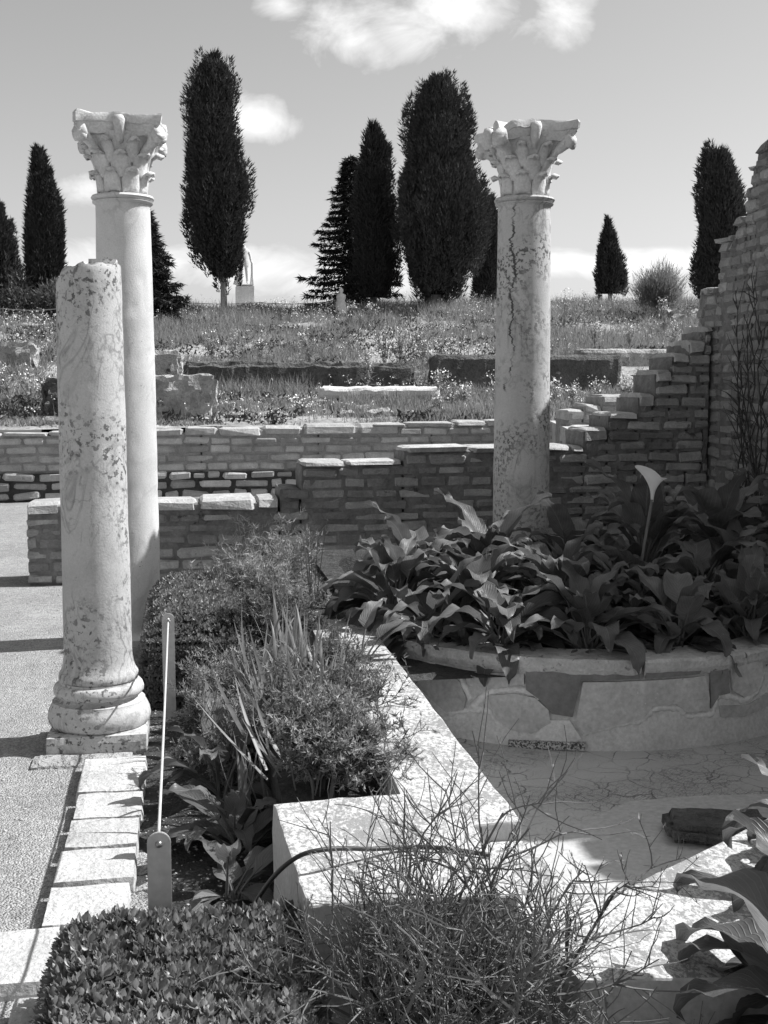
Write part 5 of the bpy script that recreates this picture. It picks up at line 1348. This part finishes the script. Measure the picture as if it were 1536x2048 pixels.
# bare creeper on the tall wall
t = thing('wall_creeper', 'bare dark creeper twigs climbing the tall brick wall', 'creeper', (TX - .03, 8.9, 0)); r = random.Random(77); mb = MB()
for i in range(9):
    y, z = r.uniform(-.25, .1), 0; pts = [(0, y, .0)]; yy = y; n = r.randint(9, 15)
    for q in range(n): z += r.uniform(.14, .26); yy += r.gauss(.02, .07); pts.append((-r.uniform(.0, .05), yy, z))
    mb.tube(pts, [.010 * (1 - .7 * q / n) for q in range(n + 1)], 4, False)
    for q in range(2, n):
        for s in range(2):
            a = r.uniform(-1.2, 1.2) + PI / 2; l = r.uniform(.12, .4); p = Vector(pts[q]); e = p + Vector((-.03, math.cos(a) * l, math.sin(a) * l * .7)); mb.tube([p, p.lerp(e, .5) + Vector((-.02, 0, .03)), e], [.005, .004, .0015], 3, False)
mb.build('stems', M['twig_dark'], t)

# ------------------------------------------------------------------ irises: sword leaves
def blade_mesh(L, W, bend, seed):
    r = random.Random(seed); V = []; F = []; n = 9; p = Vector((0, 0, 0)); a = r.uniform(.02, .15)
    tw = r.uniform(-.9, .9)
    for i in range(n):
        t = i / (n - 1); w = W * (1 - t ** 2.6) * (.75 + .5 * t * (1 - t) * 2) * .5; th = tw * t
        s = Vector((0 + math.sin(th) * .5, math.cos(th), 0)).normalized(); nrm_ = Vector((math.cos(a), 0, -math.sin(a)))
        V += [p + s * w, p + nrm_ * -w * .25, p - s * w]; a += bend / n * (.4 + 1.8 * t * t); p = p + Vector((math.sin(a), 0, math.cos(a))) * L / (n - 1)
    for i in range(n - 1):
        for j in range(2): q = i * 3 + j; F.append((q, q + 1, q + 4, q + 3))
    me = mesh_from(V, F, 'blade', True); me.materials.append(M['iris_leaf']); return me
BL = [blade_mesh(random.uniform(.30, .46), random.uniform(.014, .022), b, k) for k, b in enumerate([.1, .2, .3, .5, .3, 1.0, 1.7, .15, .8, 2.2])]
def iris(label, loc, n, size, seed, lean=(0, 0)):
    r = random.Random(seed); t = thing('iris_clump', label, 'plant', loc, 0, 'iris clumps in the planter')
    for i in range(n):
        a = r.uniform(0, 2 * PI); s = size * r.uniform(.7, 1.2)
        link('blade', r.choice(BL), None, t, (r.gauss(0, .045), r.gauss(0, .06), 0), (r.gauss(lean[1], .16), r.gauss(lean[0], .16), a), (s, s, s))
for i, (x, y, n, s, lab, ln) in enumerate([(.47, 4.32, 26, 1.0, 'iris clump with upright sword leaves in the middle of the planter', (0, 0)), (.52, 4.85, 30, 1.05, 'tall dense iris clump further along the planter', (0, 0)), (.44, 5.25, 24, 1.0, 'iris clump at the far end of the planter', (0, 0)), (.62, 5.15, 20, .85, 'low iris clump close to the speckled slab', (.15, 0)), (.33, 4.55, 30, 1.0, 'iris clump leaning out over the soil bed', (-.75, 0)), (.33, 5.0, 26, 1.05, 'iris clump with arching blades beside the clipped hedge', (-.6, 0)), (.35, 4.1, 20, .9, 'arching iris clump hanging towards the kerb stones', (-.85, 0)), (.20, 4.75, 22, .95, 'iris clump rooted in the soil bed between the broad lilies', (-.3, 0)), (.22, 4.28, 18, .9, 'iris clump rooted in the soil bed nearest the hose', (-.35, 0)), (.40, 3.85, 8, .8, 'sparse iris with drooping blades at the near planter edge', (-.3, 0)), (.50, 5.8, 20, .95, 'iris clump behind the others, next to the clipped hedge', (0, 0))]):
    iris(lab, (x, y, .24 if x > .30 else .02), n, s, 300 + i, ln)
# dry grass stalks standing above the feathery shrub
t = thing('grass_stalks', 'few tall pale grass stalks with seed heads rising beside the feathery shrub', 'grass', (.70, 6.6, .25)); mb = MB(); r = random.Random(8)
for i in range(7):
    e = Vector((r.uniform(-.1, .12), r.uniform(-.1, .1), r.uniform(.5, .72))); mb.tube([(0, 0, 0), e * .6 + Vector((0, 0, .05)), e, e + Vector((r.uniform(-.05, .09), 0, .02))], [.003, .0025, .002, .001], 4, False)
    for q in range(6): b = e * (1 - .05 * q); mb.tube([b, b + Vector((r.uniform(-.03, .04), r.uniform(-.02, .02), r.uniform(.0, .04)))], [.0035, .001], 4, False)
mb.build('stalks', M['iris_leaf'], t)
